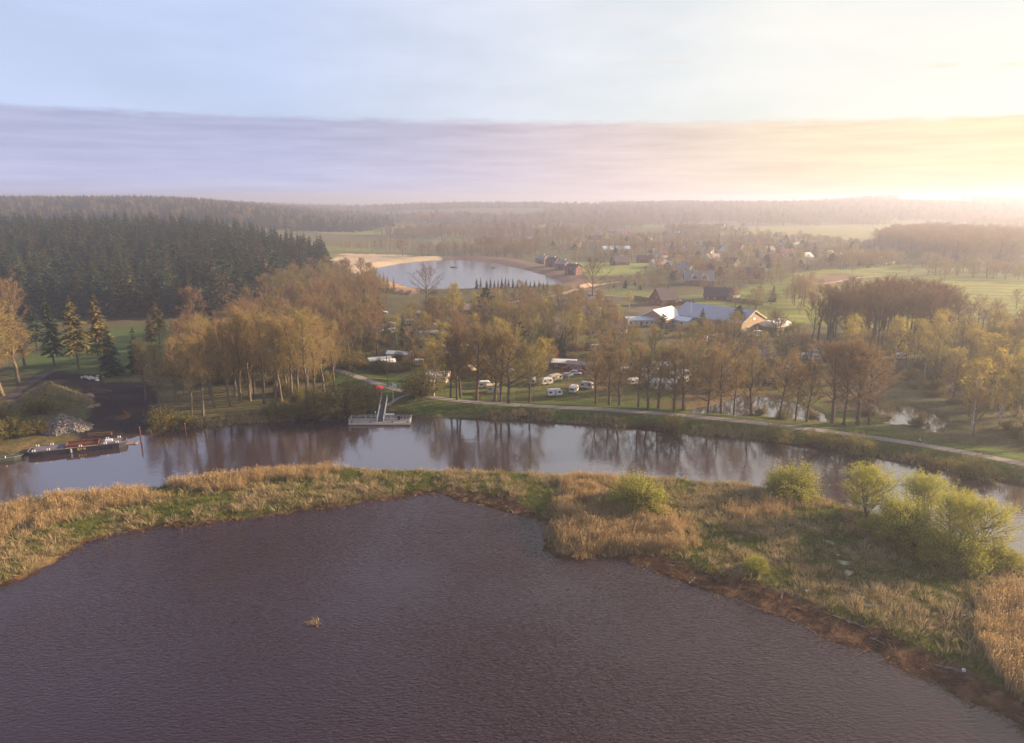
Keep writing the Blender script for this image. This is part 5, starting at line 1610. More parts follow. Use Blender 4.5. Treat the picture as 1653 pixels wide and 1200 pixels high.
rw = [M_WHITE, M_BRICK, M_BRICK_P, M_CREAM, M_BRICK_D, M_WHITE]
rr = [M_ROOF_R, M_ROOF_D, M_ROOF_G, M_ROOF_P, M_ROOF_R]
for i, (x, y, lab) in enumerate(far):
    bright = 'bright' in lab or 'white' in lab
    house(x, y, rg.uniform(10, 15), rg.uniform(8.5, 11), 3.2, rg.uniform(3.2, 5), rg.uniform(-50, 50), M_WHITE if bright or 'pale' in lab else rw[i % 6], M_ROOF_W if 'roof' in lab and bright else rr[i % 5], lab, 'village_house', 'house',
          'houses of the hazy village', nwin=3, gable_win=1, trim=M_WHITE if i % 2 else None, chimney=i % 2 == 0)
X, Y, Z = on(1114, 524)
o = thing('mast', 'thin white mast in front of the blue-grey riding hall', 'mast', (X, Y, Z))
Solid().cyl((0, 0, 0), (0, 0, 11), 0.16, 0.08).part('pole', M_WHITE, o)
Solid().ball((0, 0, 11.1), 0.18).part('knob', M_STEEL, o)


# ------------------------------------------------------------------ hedges
def hedge(p0, p1, w, h, label, leafm):
    a, b = np.array(on(*p0)), np.array(on(*p1))
    d = b - a
    ln = float(np.hypot(d[0], d[1]))
    r = np.random.default_rng(int(ln * 10))
    n = int(ln * w * h * 26)
    g = Geo()
    pos = np.stack([r.uniform(0, ln, n), r.uniform(-w / 2, w / 2, n), r.uniform(0, h, n)], -1)
    g.leaves(pos, r.uniform(0.2, 0.45, n), r)
    o = link('hedge', g.mesh('hedge', leafm), None, tuple(a), (0, 0, math.atan2(d[1], d[0])))
    tag(o, label, 'hedge')


M_HEDGE = foliage('hedge_leaves', [(0.07, 0.055, 0.03), (0.09, 0.07, 0.03)], 0.2)
hedge((1024, 484), (1090, 495), 2.2, 2.4, 'long clipped brown hedge below the brick villa', M_HEDGE)
hedge((1078, 496), (1120, 489), 2.0, 2.0, 'short clipped hedge beside the riding hall roof', M_HEDGE)
hedge((1180, 488), (1230, 494), 2.6, 2.6, 'dark hedge along the meadow right of the red-gabled house', M_HEDGE)


# ------------------------------------------------------------------ caravans, mobile homes, cars
def make_caravan(ln, body_m, stripe=None):
    o = thing('caravan', 'x', 'caravan', (0, 0, 0))
    h = 2.55
    a = ln / 2
    prof = [(-a + 0.25, 0.45), (a - 0.5, 0.45), (a - 0.12, 0.75), (a, 1.3), (a - 0.28, 2.1), (a - 0.75, h - 0.06), (a - 1.2, h), (-a + 0.8, h), (-a + 0.3, h - 0.15), (-a, 2.0), (-a + 0.05, 0.9)]
    Solid().prism(prof, -1.1, 1.1).part('body', body_m, o, bevel=0.07)
    for sy in (-1, 1):
        for xx, ww in ((-a + 1.1, 1.0), (0.1, 1.1), (a - 1.2, 0.9)):
            if sy < 0 and abs(xx - 0.1) < 0.05:
                Solid().box(xx - 0.35, xx + 0.35, -1.16, -1.08, 0.6, 2.3).part('door', M_GREY, o)
            else:
                Solid().box(xx - ww / 2, xx + ww / 2, sy * 1.12 - 0.03, sy * 1.12 + 0.03, 1.3, 1.95).part('window', M_GLASS, o)
        Solid().cyl((-0.2, sy * 1.02, 0.33), (-0.2, sy * 0.82, 0.33), 0.33, n=14).part('wheel', M_TYRE, o)
    Solid().box(a - 0.06, a + 0.05, -0.8, 0.8, 1.35, 1.95).part('window', M_GLASS, o)
    Solid().box(-a - 0.05, -a + 0.06, -0.8, 0.8, 1.3, 1.9).part('window', M_GLASS, o)
    Solid().prism_x([(-0.5, 0.42), (0.5, 0.42), (0.5, 0.5), (-0.5, 0.5)], a - 0.4, a + 0.2).part('drawbar', M_STEEL, o)
    Solid().cyl((a + 0.15, 0, 0.46), (a + 1.2, 0, 0.46), 0.06).part('drawbar', M_STEEL, o)
    if stripe:
        Solid().box(-a + 0.3, a - 0.6, -1.125, 1.125, 0.95, 1.1).part('stripe', stripe, o)
    return o


CARAVANS = [make_caravan(5.4, M_WHITE), make_caravan(4.6, M_WHITE, M_GREY), make_caravan(6.0, M_CREAM), make_caravan(4.8, M_GREY, M_WHITE)]
_first = [True] * 4
cv = [(895, 640, 12, 0, 'white caravan with dark windows nearest the dike path'), (926, 634, 68, 1, 'short white caravan right behind the one nearest the path'), (947, 628, -24, 3, 'grey caravan under the bare twigs right of the pair'),
      (896, 616, 40, 2, 'cream caravan beside the golden poplar'), (882, 621, 28, 1, 'caravan half hidden by the golden poplar'), (859, 620, 85, 3, 'bluish-grey caravan left of the golden poplar'),
      (782, 627, 10, 1, 'white caravan behind the trunks beside the path'), (662, 524, 15, 0, 'white caravan near the narrow dark fir'), (632, 528, -30, 1, 'small white caravan left of the narrow fir'),
      (634, 538, 60, 0, 'white caravan just below the small one left of the fir'), (608, 538, 20, 3, 'caravan hidden in the wood edge left of the camp'), (578, 519, 0, 1, 'white caravan at the top left of the camp'),
      (684, 556, 20, 0, 'white caravan behind the yellow budding tree'), (740, 548, 12, 1, 'long caravan between bare trees in the camp middle'), (748, 539, 8, 0, 'white caravan under the small birch'),
      (722, 543, -15, 2, 'cream caravan among brown trees'), (620, 510, 10, 1, 'caravan at the wood edge below the conifers'), (1040, 606, 14, 0, 'white caravan right of the lawn, left of three'),
      (1054, 604, -12, 1, 'white caravan right of the lawn, middle of three'), (1040, 616, 25, 3, 'small pale caravan below the three right of the lawn'), (1102, 620, 50, 0, 'white caravan beside the ivy-clad trunks'),
      (1088, 612, 10, 1, 'white caravan behind the ivy-clad trunks'), (1103, 609, 0, 0, 'white caravan right of the blue awning'), (1148, 550, 5, 3, 'grey caravan below the dark fir'),
      (1138, 552, 70, 0, 'white caravan end between firs and budding trees'), (1222, 542, 10, 0, 'white caravan, topmost of three by the blossom tree'), (1222, 550, 6, 1, 'white caravan, middle of three by the blossom tree'),
      (1223, 558, 0, 0, 'white caravan, lowest of three by the blossom tree'), (1311, 574, 10, 1, 'white caravan under the right grove'), (1313, 582, 0, 0, 'white caravan below another under the right grove'),
      (1240, 566, 12, 3, 'grey caravan behind the white blossom'), (1452, 580, 10, 0, 'pale caravan in the marsh wood'), (1642, 580, 8, 0, 'pale caravan under the yellow trees at the right edge'),
      (1296, 580, 30, 1, 'small caravan left of the pair under the grove'), (820, 572, 0, 0, 'white caravan behind the big dark pine'), (960, 566, 8, 3, 'grey trailer on the camp lawn'), (654, 548, 30, 1, 'small caravan right below the white one near the narrow fir'),
      (698, 530, -10, 0, 'white caravan between brown trees above the blue-grey cabin'), (758, 566, 25, 1, 'white caravan left of the small yellow-green tree'), (726, 578, -5, 0, 'white caravan behind the path-side trunks, left'),
      (676, 590, 15, 1, 'white caravan near the bush behind the flagpole'), (760, 600, 40, 2, 'cream caravan behind the path-side trunks, middle'), (820, 606, 12, 0, 'white caravan under the crowns left of the pines'),
      (1010, 604, 5, 1, 'white caravan at the left of the group right of the lawn'), (1024, 622, 30, 0, 'white caravan behind the ivy trunk nearest the lawn'), (1122, 600, -15, 1, 'white caravan under the broad tree right of the blue-grey home'),
      (1140, 622, 10, 2, 'cream caravan behind the trunks left of the camp pond'), (1172, 606, -8, 0, 'white caravan above the left end of the camp pond'), (1196, 592, 20, 1, 'white caravan below the white blossom'), (1276, 602, 0, 0, 'white caravan above the dark shed by the pond')]
for x, y, r, k, lab in cv:
    src = CARAVANS[k]
    o = src if _first[k] else copy_tree(src)
    _first[k] = False
    X, Y, Z = on(x, y)
    o.location = (X, Y, Z)
    o.rotation_euler = (0, 0, math.radians(r))
    o.scale = (0.88,) * 3
    tag(o, lab, 'caravan', 'caravans on the campsite')
mob = [(645, 580, 9, 3.6, -12, M_CREAM, M_ROOF_W, 'cream mobile home with a pale flat roof below the firs'), (613, 590, 8, 4, 22, M_TAN, M_ROOF_W, 'low cabin with a white flat roof above the path'), (626, 594, 5, 3.4, 22, M_TAN, M_ROOF_W, 'small annex with a pale roof beside the low cabin'),
       (911, 594, 8.5, 5, -8, M_WOOD_B, M_ROOF_W, 'brown cabin with a bright white roof on the lawn'), (938, 598, 10, 4, -20, M_BRICK_P, M_ROOF_P, 'long pinkish mobile home right of the white-roofed cabin'),
       (708, 614, 7, 5, -15, M_WHITE, M_ROOF_W, 'white tent-like cabin behind the trunks by the path'), (1072, 598, 9, 4.5, -8, M_BLUE_C, M_ROOF_BL, 'blue-grey mobile home with a pale roof right of the lawn'),
       (1070, 626, 8, 5, -10, M_WHITE, M_ROOF_W, 'wide white-roofed cabin among the ivy-clad trunks'), (1230, 578, 9, 6, 5, M_LILAC, M_LILAC, 'lilac canvas tent beside the white blossom tree'),
       (690, 545, 9, 4, 15, M_BLUE_C, M_ROOF_B, 'blue-grey cabin behind the budding tree'), (716, 536, 8, 4, -5, M_RED, M_ROOF_P, 'red cabin with a pink roof in the camp middle'), (606, 535, 7, 3.5, 0, M_BRICK_P, M_ROOF_P, 'pinkish cabin in the wood at the left of the camp'),
       (680, 512, 6, 4, 0, M_CREAM, M_ROOF_P, 'sunlit cream cabin near the lake side of the camp'), (1262, 620, 12, 5, -8, M_WOOD_B, M_ROOF_D, 'dark brown barn-like shed behind the camp pond'), (795, 633, 3.5, 2.2, 10, M_CREAM, M_CREAM, 'small cream trailer tent behind the trunks')]
for x, y, ln, dp, r, mw, mr, lab in mob:
    house(x, y, ln, dp, 2.3, 0.7 if dp > 3 else 0.3, r, mw, mr, lab, 'cabin', 'cabin', 'cabins on the campsite', over=0.25, win=(1.1, 0.9), nwin=max(2, int(ln / 2.2)), gable_win=1, chimney=False, door=dp > 3)


def make_car(m):
    o = thing('parked_car', 'x', 'car', (0, 0, 0))
    pr = [(-2.1, 0.35), (2.1, 0.35), (2.15, 0.65), (1.95, 0.82), (1.0, 0.92), (0.45, 1.42), (-1.2, 1.45), (-1.9, 0.98), (-2.15, 0.9)]
    Solid().prism(pr, -0.86, 0.86).part('body', m, o, bevel=0.06)
    gl = Solid().prism([(0.92, 0.96), (0.46, 1.36), (-1.18, 1.39), (-1.72, 1.0)], -0.875, 0.875)
    gl.part('side_windows', M_GLASS, o)
    Solid().add([(0.97, -0.7, 0.97), (0.97, 0.7, 0.97), (0.52, 0.66, 1.39), (0.52, -0.66, 1.39)], [(0, 1, 2, 3)]).part('windscreen', M_GLASS, o, (0.03, 0, 0.015))
    for sx in (-1.35, 1.35):
        for sy in (-1, 1):
            w = Solid().cyl((sx, sy * 0.9, 0.32), (sx, sy * 0.68, 0.32), 0.32, n=14).part('wheel', M_TYRE, o)
            Solid().cyl((sx, sy * 0.915, 0.32), (sx, sy * 0.89, 0.32), 0.18, n=10).part('rim', M_STEEL, w)
    for sy in (-1, 1):
        Solid().box(2.06, 2.16, sy * 0.65 - 0.18, sy * 0.65 + 0.18, 0.62, 0.76).part('headlight', M_WHITE, o)
        Solid().box(-2.18, -2.08, sy * 0.68 - 0.12, sy * 0.68 + 0.12, 0.7, 0.88).part('tail_light', M_RED, o)
    return o


M_CARS = dict(blue=plain('car_blue', (0.035, 0.05, 0.10), 0.25, 0.05, 1, spec=0.6), maroon=plain('car_maroon', (0.13, 0.015, 0.03), 0.25, 0.05, 1, spec=0.6), silver=plain('car_silver', (0.42, 0.43, 0.45), 0.3, 0.05, 1, 0.4),
              red=plain('car_red', (0.45, 0.03, 0.04), 0.25, 0.05, 1, spec=0.6), white=plain('car_white', (0.7, 0.7, 0.7), 0.3, 0.05, 1, spec=0.6))
for x, y, r, c, lab in [(910, 613, 35, 'blue', 'dark blue car parked behind the cream caravan'), (902, 612, 30, 'maroon', 'dark maroon car parked left of the blue one'), (916, 609, 35, 'silver', 'silver car parked right of the blue one'),
                        (929, 605, -18, 'white', 'white car parked in front of the pinkish mobile home'), (939, 604, -10, 'red', 'bright red car beside the white one'), (915, 599, 10, 'red', 'red car under the white-roofed cabin'),
                        (1148, 483, -8, 'white', 'white car in front of the red-gabled house'), (1094, 487, 5, 'white', 'white van-like car beside the brick villa'), (833, 512, 20, 'silver', 'silver car parked at the red barn'),
                        (965, 545, 12, 'silver', 'silver car under the trees above the lawn'), (822, 485, 0, 'white', 'white car by the lake shore road'), (955, 540, -20, 'blue', 'blue car under the trees above the lawn')]:
    o = make_car(M_CARS[c])
    X, Y, Z = on(x, y)
    o.location, o.rotation_euler = (X, Y, Z), (0, 0, math.radians(r))
    tag(o, lab, 'car', 'cars parked at the camp and village')

# ------------------------------------------------------------------ landing stage
P0, P1 = at(563, 687), at(662, 687)
LS = thing('landing_pontoon', 'long floating landing pontoon with white railings on the river', 'pontoon', ((P0[0] + P1[0]) / 2, P0[1] + 1.9, 0))
hl = (P1[0] - P0[0]) / 2
Solid().box(-hl, hl, -1.9, 1.9, -0.4, 0.62).part('float', M_WOOD, LS, bevel=0.04)
nb = 34
for i in range(nb):
    a0 = -hl + 2 * hl * i / nb
    Solid().box(a0 + 0.02, a0 + 2 * hl / nb - 0.02, -1.95, 1.9, 0.625, 0.70 + 0.012 * (i % 3)).part('deck_board', M_CONCR, LS)
Solid().box(-hl - 0.06, hl + 0.06, -2.02, -1.93, 0.28, 0.66).part('rub_rail', M_CREAM, LS)
for x0, x1 in ((-hl, -hl + 1.9), (-hl + 2.3, -1.3), (0.8, hl - 2.2), (hl - 1.6, hl)):
    r = Solid()
    for z in (0.15, 0.6, 1.08):
        r.cyl((x0, 1.75, 0.7 + z), (x1, 1.75, 0.7 + z), 0.045, n=6)
    r.part('railing', M_WHITE, LS)
    for q in np.linspace(x0, x1, max(2, int((x1 - x0) / 1.5) + 1)):
        Solid().cyl((q, 1.75, 0.7), (q, 1.75, 1.82), 0.05, n=6).part('railing_post', M_WHITE, LS)
for sx in (-1, 1):
    r = Solid()
    for z in (0.15, 0.6, 1.08):
        r.cyl((sx * hl * 0.995, -1.7, 0.7 + z), (sx * hl * 0.995, 1.75, 0.7 + z), 0.045, n=6)
    r.cyl((sx * hl * 0.995, -1.7, 0.7), (sx * hl * 0.995, -1.7, 1.82), 0.05, n=6)
    r.part('railing', M_WHITE, LS)
for q in (-hl + 0.8, -2.5, 3.5, hl - 0.8):
    Solid().cyl((q, -1.6, 0.7), (q, -1.6, 1.05), 0.12, 0.16, n=10).part('bollard', M_BLACK, LS)
# gangway
gx, gy = at(614, 681, 0.7)
tx, ty, tz = on(621, 650)
tz = 2.3
GW = thing('gangway', 'steep gangway with white side rails leading down to the pontoon', 'gangway', (gx, gy, 0.72))
d = np.array([tx - gx, ty - gy, tz - 0.72])
gl = np.linalg.norm(d)
GW.rotation_euler = Vector(d).to_track_quat('X', 'Z').to_euler()
Solid().box(0, gl, -0.75, 0.75, 0.05, 0.17).part('walkway', plain('gangway_mat', (0.06, 0.06, 0.075), 0.8), GW)
for sy in (-1, 1):
    r = Solid().box(0, gl, sy * 0.86 - 0.1, sy * 0.86 + 0.1, 0.0, 0.34)
    r.box(0, gl, sy * 0.86 - 0.07, sy * 0.86 + 0.07, 1.0, 1.14)
    n = 9
    for i in range(n + 1):
        q = gl * i / n
        r.box(q - 0.05, q + 0.05, sy * 0.86 - 0.05, sy * 0.86 + 0.05, 0.3, 1.05)
        if i < n:
            r.cyl((q, sy * 0.86, 0.3), (q + gl / n, sy * 0.86, 1.02), 0.04, n=5)
    r.part('side_rail', M_WHITE, GW)
cx_, cy_ = LS.location.x, LS.location.y
o = thing('information_board', 'long white board on posts standing on the pontoon', 'sign', (cx_ + 2.2, cy_ + 1.4, 0.7))
Solid().box(-1.4, 1.4, -0.05, 0.05, 1.15, 1.7).part('board', M_WHITE, o)
for q in (-1.1, 1.1):
    Solid().box(q - 0.05, q + 0.05, -0.02, 0.09, 0, 1.5).part('post', M_GREY, o)
o = thing('lamp_post', 'slim post with a white globe on the pontoon left of the gangway', 'lamp', (cx_ - 1.6, cy_ + 1.45, 0.7))
Solid().cyl((0, 0, 0), (0, 0, 1.9), 0.05).part('post', M_GREY, o)
Solid().ball((0, 0, 2.05), 0.2).part('globe', M_WHITE, o, smooth=True)
o = thing('litter_bin', 'dark round bin on the pontoon right of the white board', 'bin', (cx_ + 4.8, cy_ + 1.2, 0.7))
Solid().cyl((0, 0, 0), (0, 0, 1.0), 0.32, 0.36, n=12).part('drum', M_BLACK, o)
Solid().cyl((0, 0, 1.0), (0, 0, 1.12), 0.40, 0.2, n=12).part('lid', M_HULL, o)
X, Y, Z = on(635, 651)
o = thing('flagpole', 'white flagpole with a small pale flag beside the landing path', 'flagpole', (X, Y, Z))
Solid().cyl((0, 0, 0), (0, 0, 6.2), 0.07, 0.04).part('pole', M_WHITE, o)
V, F = [], []
for i in range(7):
    for j in range(4):
        V.append((0.05 + i * 0.19, 0.10 * math.sin(i * 1.3 + j * 0.4) * i / 5, 6.1 - j * 0.28 - i * 0.085))
for i in range(6):
    for j in range(3):
        F.append((i * 4 + j, i * 4 + j + 1, (i + 1) * 4 + j + 1, (i + 1) * 4 + j))
Solid().add(V, F).part('flag', plain('flag_cloth', (0.55, 0.62, 0.68), 0.8, 0.1, 2), o, smooth=True)
X, Y, Z = on(611, 655)
o = thing('thin_mast', 'thin grey mast in front of the red pavilion', 'mast', (X, Y, Z))
Solid().cyl((0, 0, 0), (0, 0, 5.5), 0.05, 0.035).part('pole', M_GREY, o)
Solid().ball((0, 0, 5.53), 0.07).part('knob', M_GREY, o)
X, Y, Z = on(626, 625)
o = thing('utility_pole', 'tall wooden pole beside the path behind the red pavilion', 'pole', (X, Y, Z))
Solid().cyl((0, 0, 0), (0, 0, 10), 0.17, 0.11).part('pole', M_BARK_PALE, o)
Solid().box(-0.6, 0.6, -0.06, 0.06, 9.3, 9.45).part('crossarm', M_BARK_PALE, o)
X, Y, Z = on(609, 637)
o = thing('red_pavilion', 'small open pavilion with a red pointed roof beside the path', 'pavilion', (X, Y, Z))
r = Solid()
n = 8
R = 2.3
V = [(R * math.cos(2 * math.pi * i / n), R * math.sin(2 * math.pi * i / n), 2.0) for i in range(n)] + [(0, 0, 3.0)] + [(R * 0.97 * math.cos(2 * math.pi * i / n), R * 0.97 * math.sin(2 * math.pi * i / n), 1.9) for i in range(n)]
r.add(V, [(i, (i + 1) % n, n) for i in range(n)] + [(n + 1 + i, n + 1 + (i + 1) % n, (i + 1) % n, i) for i in range(n)] + [tuple(range(2 * n, n, -1))])
r.part('roof', M_RED, o)
for i in range(n):
    a = 2 * math.pi * i / n
    Solid().box(-0.07, 0.07, -0.07, 0.07, 0, 1.95).part('post', M_WOOD_B, o, (1.8 * math.cos(a), 1.8 * math.sin(a), 0))
for i in range(3, 8):
    a0, a1 = 2 * math.pi * i / n, 2 * math.pi * (i + 1) / n
    p, q = np.array([1.8 * math.cos(a0), 1.8 * math.sin(a0)]), np.array([1.8 * math.cos(a1), 1.8 * math.sin(a1)])
    Solid().add([(p[0], p[1], 0), (q[0], q[1], 0), (q[0], q[1], 0.9), (p[0], p[1], 0.9), (p[0] * .95, p[1] * .95, 0), (q[0] * .95, q[1] * .95, 0), (q[0] * .95, q[1] * .95, 0.9), (p[0] * .95, p[1] * .95, 0.9)],
                [(0, 1, 2, 3), (5, 4, 7, 6), (3, 2, 6, 7)]).part('wall_panel', M_WOOD_B, o)
for x, y, lab in [(653, 626, 'small pale marker post on the grass behind the path'), (690, 639, 'white-topped marker post beside the path'), (833, 650, 'short dark post beside the path under the trees'), (841, 660, 'leaning pale post on the bank below the path')]:
    X, Y, Z = on(x, y)
    o = thing('marker_post', lab, 'post', (X, Y, Z))
    Solid().box(-0.08, 0.08, -0.08, 0.08, 0, 1.1).part('post', M_WOOD, o)
    Solid().box(-0.1, 0.1, -0.1, 0.1, 1.1, 1.3).part('cap', M_BLACK if 'dark' in lab else M_WHITE, o)

# ------------------------------------------------------------------ barge and boat
b0, b1 = np.array(at(44, 740)), np.array(at(203, 722))
bl = float(np.linalg.norm(b1 - b0))
BW = 4.6
ang = math.atan2(*(b1 - b0)[::-1])
nrm = np.array([-math.sin(ang), math.cos(ang)])
ctr = (b0 + b1) / 2 + nrm * BW / 2
BG = thing('barge', 'long dark cargo barge with a rusty hold moored at the yard', 'barge', (ctr[0], ctr[1], 0), ang)
a, w = bl / 2, BW / 2
hull = [(-a, -w + 0.7), (-a + 1.2, -w), (a - 1.4, -w), (a, -w + 0.9), (a, w - 0.9), (a - 1.4, w), (-a + 1.2, w), (-a, w - 0.7)]
n = len(hull)
V = [(x * 0.985, y * 0.95, -0.5) for x, y in hull] + [(x, y, 1.25) for x, y in hull]
Solid().add(V, [tuple(range(n - 1, -1, -1)), tuple(range(n, 2 * n))] + [(i, (i + 1) % n, (i + 1) % n + n, i + n) for i in range(n)]).part('hull', M_HULL, BG)
g = Solid()
for i in range(n):
    p, q = np.array(hull[i]), np.array(hull[(i + 1) % n])
    g.cyl((*p, 1.27), (*q, 1.27), 0.09, n=6)
g.part('gunwale', M_DECKP, BG)
Solid().box(-a + 0.8, -a + 7.5, -w + 0.45, w - 0.45, 1.252, 1.32).part('deck', M_DECKP, BG)
Solid().box(a - 5.6, a - 1.0, -w + 0.45, w - 0.45, 1.252, 1.33).part('deck', M_DECKP, BG)
c = Solid()
x0, x1, y0, y1 = -a + 7.8, a - 5.9, -w + 0.6, w - 0.6
for bx in ((x0, x1, y0, y0 + 0.14), (x0, x1, y1 - 0.14, y1), (x0, x0 + 0.14, y0, y1), (x1 - 0.14, x1, y0, y1)):
    c.box(*bx, 1.255, 1.85)
c.part('coaming', M_RUST, BG)
Solid().box(x0 + 0.15, x1 - 0.15, y0 + 0.15, y1 - 0.15, 1.256, 1.40).part('hold', M_RUST, BG)
Solid().box(x0, x1, -w + 0.1, -w + 0.5, 1.256, 1.30).part('side_deck', plain('side_deck', (0.42, 0.30, 0.25), 0.8, 0.3, 2), BG)
for xx in (-a + 1.2, -a + 4.2, 0.5, a - 2.0, a - 4.6):
    for yy in (-w + 0.28, w - 0.28):
        for dx in (0, 0.45):
            Solid().cyl((xx + dx, yy, 1.25), (xx + dx, yy, 1.75), 0.10, 0.13, n=8).part('bollard', M_WHITE, BG)
Solid().box(-a + 9.0, -a + 9.3, -w - 0.04, -w + 0.02, 0.15, 1.25).part('draught_mark', M_WHITE, BG)
for i, xx in enumerate((0.1, 0.75, 1.35)):
    y_ = Solid().box(xx, xx + 0.1, -w - 0.035, -w + 0.02, 0.55, 1.1)
    if i == 0:
        for z in (0.55, 0.78, 1.0):
            y_.box(xx, xx + 0.42, -w - 0.036, -w + 0.021, z, z + 0.1)
    elif i == 1:
        y_.cyl((xx + 0.05, -w, 0.58), (xx + 0.32, -w, 1.08), 0.05, n=5)
    else:
        y_.box(xx + 0.32, xx + 0.42, -w - 0.035, -w + 0.02, 0.55, 1.1).box(xx, xx + 0.42, -w - 0.036, -w + 0.021, 0.78, 0.88)
    y_.part('hull_letter', M_YEL, BG)
Solid().box(a - 4.6, a - 3.0, -0.6, 0.6, 1.33, 1.75).part('hatch', M_ROOF_BL, BG)
for xx in (-a + 3, -2, 5, a - 3):
    Solid().cyl((xx, -w - 0.12, 0.55), (xx, -w + 0.05, 0.55), 0.33, n=12).part('fender_tyre', M_BLACK, BG)
q0 = np.array(at(-28, 752))
q1 = np.array(at(40, 741))
an2 = math.atan2(*(q1 - q0)[::-1])
c2 = (q0 + q1) / 2 + np.array([-math.sin(an2), math.cos(an2)]) * 1.2
BT = thing('work_boat', 'small dark green work boat moored behind the barge', 'boat', (c2[0], c2[1], 0), an2)
l2 = float(np.linalg.norm(q1 - q0)) / 2
hp = [(-l2, -1.0), (l2 * 0.5, -1.15), (l2 * 0.85, -0.7), (l2, 0), (l2 * 0.85, 0.7), (l2 * 0.5, 1.15), (-l2, 1.0)]
n = len(hp)
V = [(x * 0.93, y * 0.8, -0.3) for x, y in hp] + [(x, y, 0.85) for x, y in hp]
Solid().add(V, [tuple(range(n - 1, -1, -1)), tuple(range(n, 2 * n))] + [(i, (i + 1) % n, (i + 1) % n + n, i + n) for i in range(n)]).part('hull', M_GREENB, BT)
g = Solid()
for i in range(n):
    g.cyl((*hp[i], 0.87), (*hp[(i + 1) % n], 0.87), 0.07, n=6)
g.part('gunwale', M_STONE, BT)
Solid().box(-l2 * 0.6, l2 * 0.3, -0.75, 0.75, 0.852, 1.0).part('hatch', M_GREENB, BT)
Solid().cyl((l2 * 0.1, -0.9, 0.85), (l2 * 0.1, -0.9, 1.35), 0.1, n=8).part('bollard', M_WHITE, BT)
for x, y, yt, lab in [(228, 714, 690, 'rusty mooring pile standing in the river right of the barge'), (300, 703, 684, 'dark mooring pile in the river below the riverside trees')]:
    X, Y = at(x, y)
    hgt = EYE + Y * ray(x, yt)[2] / ray(x, yt)[1]
    o = thing('mooring_pile', lab, 'pile', (X, Y, 0))
    Solid().cyl((0, 0, -1.2), (0, 0, hgt), 0.2, 0.17, n=10).part('pile', M_RUST, o)
    Solid().cyl((0, 0, hgt), (0, 0, hgt + 0.15), 0.19, 0.05, n=10).part('cap', M_WOOD, o)
X, Y = at(212, 716)
RA = thing('timber_raft', 'small raft of pinkish planks floating at the bow of the barge', 'raft', (X, Y, 0.0), 0.2)
for i in range(5):
    Solid().box(-1.5 + 0.1 * (i % 2), 1.5, -1.0 + i * 0.4, -0.64 + i * 0.4, -0.05, 0.16 + 0.02 * (i % 3)).part('plank', M_BRICK_P, RA)
for q in (-1.0, 1.0):
    Solid().box(q - 0.1, q + 0.1, -1.0, 1.0, 0.20, 0.28).part('crossbeam', M_WOOD, RA)


# ------------------------------------------------------------------ heaps in the yard
def heap(name, x, y, rx, ry, h, mat, label, cat, lump=0.12, seed=1, rot=0.0, power=1.2):
    X, Y, Z = on(x, y)
    r = np.random.default_rng(seed)
    nr, na = 14, 40
    V, F = [], []
    for j in range(nr):
        t = j / (nr - 1)
        for i in range(na):
            th = 2 * math.pi * i / na
            k = 1 + 0.12 * math.sin(2 * th + seed) + 0.08 * math.sin(5 * th + 2 * seed) + r.normal(0, 0.02)
            zz = h * (1 - t) ** power * (1 + lump * r.normal() * (1 - t)) - 0.25 * (j == nr - 1)
            V.append((rx * t * k * math.cos(th), ry * t * k * math.sin(th), zz))
    for j in range(nr - 1):
        for i in range(na):
            F.append((j * na + i, (j + 1) * na + i, (j + 1) * na + (i + 1) % na, j * na + (i + 1) % na))
    o = thing(name, label, cat, (X, Y, Z - 0.05), rot)
    Solid().add(V, F).part('pile', mat, o, smooth=True)
    return o, np.array(V)


o, V = heap('stone_heap', 104, 694, 6.5, 5.5, 4.0, plain('heap_core', (0.16, 0.14, 0.14), 0.9, 0.4, 2.0), 'big heap of broken grey stone beside the barge', 'heap', 0.06, 2, 0.2, 1.0)
st = Solid()
r = np.random.default_rng(9)
for i in range(1500):
    p = V[r.integers(0, len(V) - 40)] + r.normal(0, 0.22, 3) * np.array([1, 1, 0.3])
    s_ = r.uniform(0.10, 0.26)
    q = r.normal(0, 1, (3, 3))
    u, _, _ = np.linalg.svd(q)
    C8 = np.array([(sx, sy, sz) for sz in (-1, 1) for sy in (-1, 1) for sx in (-1, 1)], float) * np.array([1, 0.8, 0.6]) * s_ * r.uniform(0.7, 1.2, (8, 1))
    st.add(C8 @ u.T + p, [(0, 2, 3, 1), (4, 5, 7, 6), (0, 1, 5, 4), (1, 3, 7, 5), (3, 2, 6, 7), (2, 0, 4, 6)])
so = st.part('stones', M_STONE, o)
so['kind'] = 'stuff'
heap('earth_heap', 186, 676, 3.4, 2.6, 1.7, M_EARTH, 'dark earth heap on the black yard', 'heap', 0.10, 4, 0.4)
heap('sunlit_heap_side', 202, 674, 1.7, 2.4, 1.8, M_EARTH_SUN, 'rust-coloured right side of the dark earth heap, sunlight put into its colour', 'heap', 0.10, 5, 0.2)  # lit right flank of the dark heap, shaped and coloured separately
heap('mulch_heap', 150, 634, 6.0, 3.0, 1.8, M_EARTH, 'low dark heap at the back of the yard', 'heap', 0.12, 6, 0.1)
MO, MV = heap('grassy_mound', 84, 652, 11.0, 9.0, 6.5, plain('mound_soil', (0.12, 0.11, 0.045), 0.95, 0.4, 0.5), 'tall grassy mound at the left of the yard', 'mound', 0.03, 7, -0.2, 1.1)
mx, my, mz = MO.location
r = np.random.default_rng(12)
T = r.uniform(0, 0.97, 900) ** 0.55
A = r.uniform(0, 6.283, 900)
gm = Geo()
zb = 6.5 * (1 - T) ** 1.1
kx = 1 + 0.12 * np.sin(2 * A + 7) + 0.08 * np.sin(5 * A + 14)
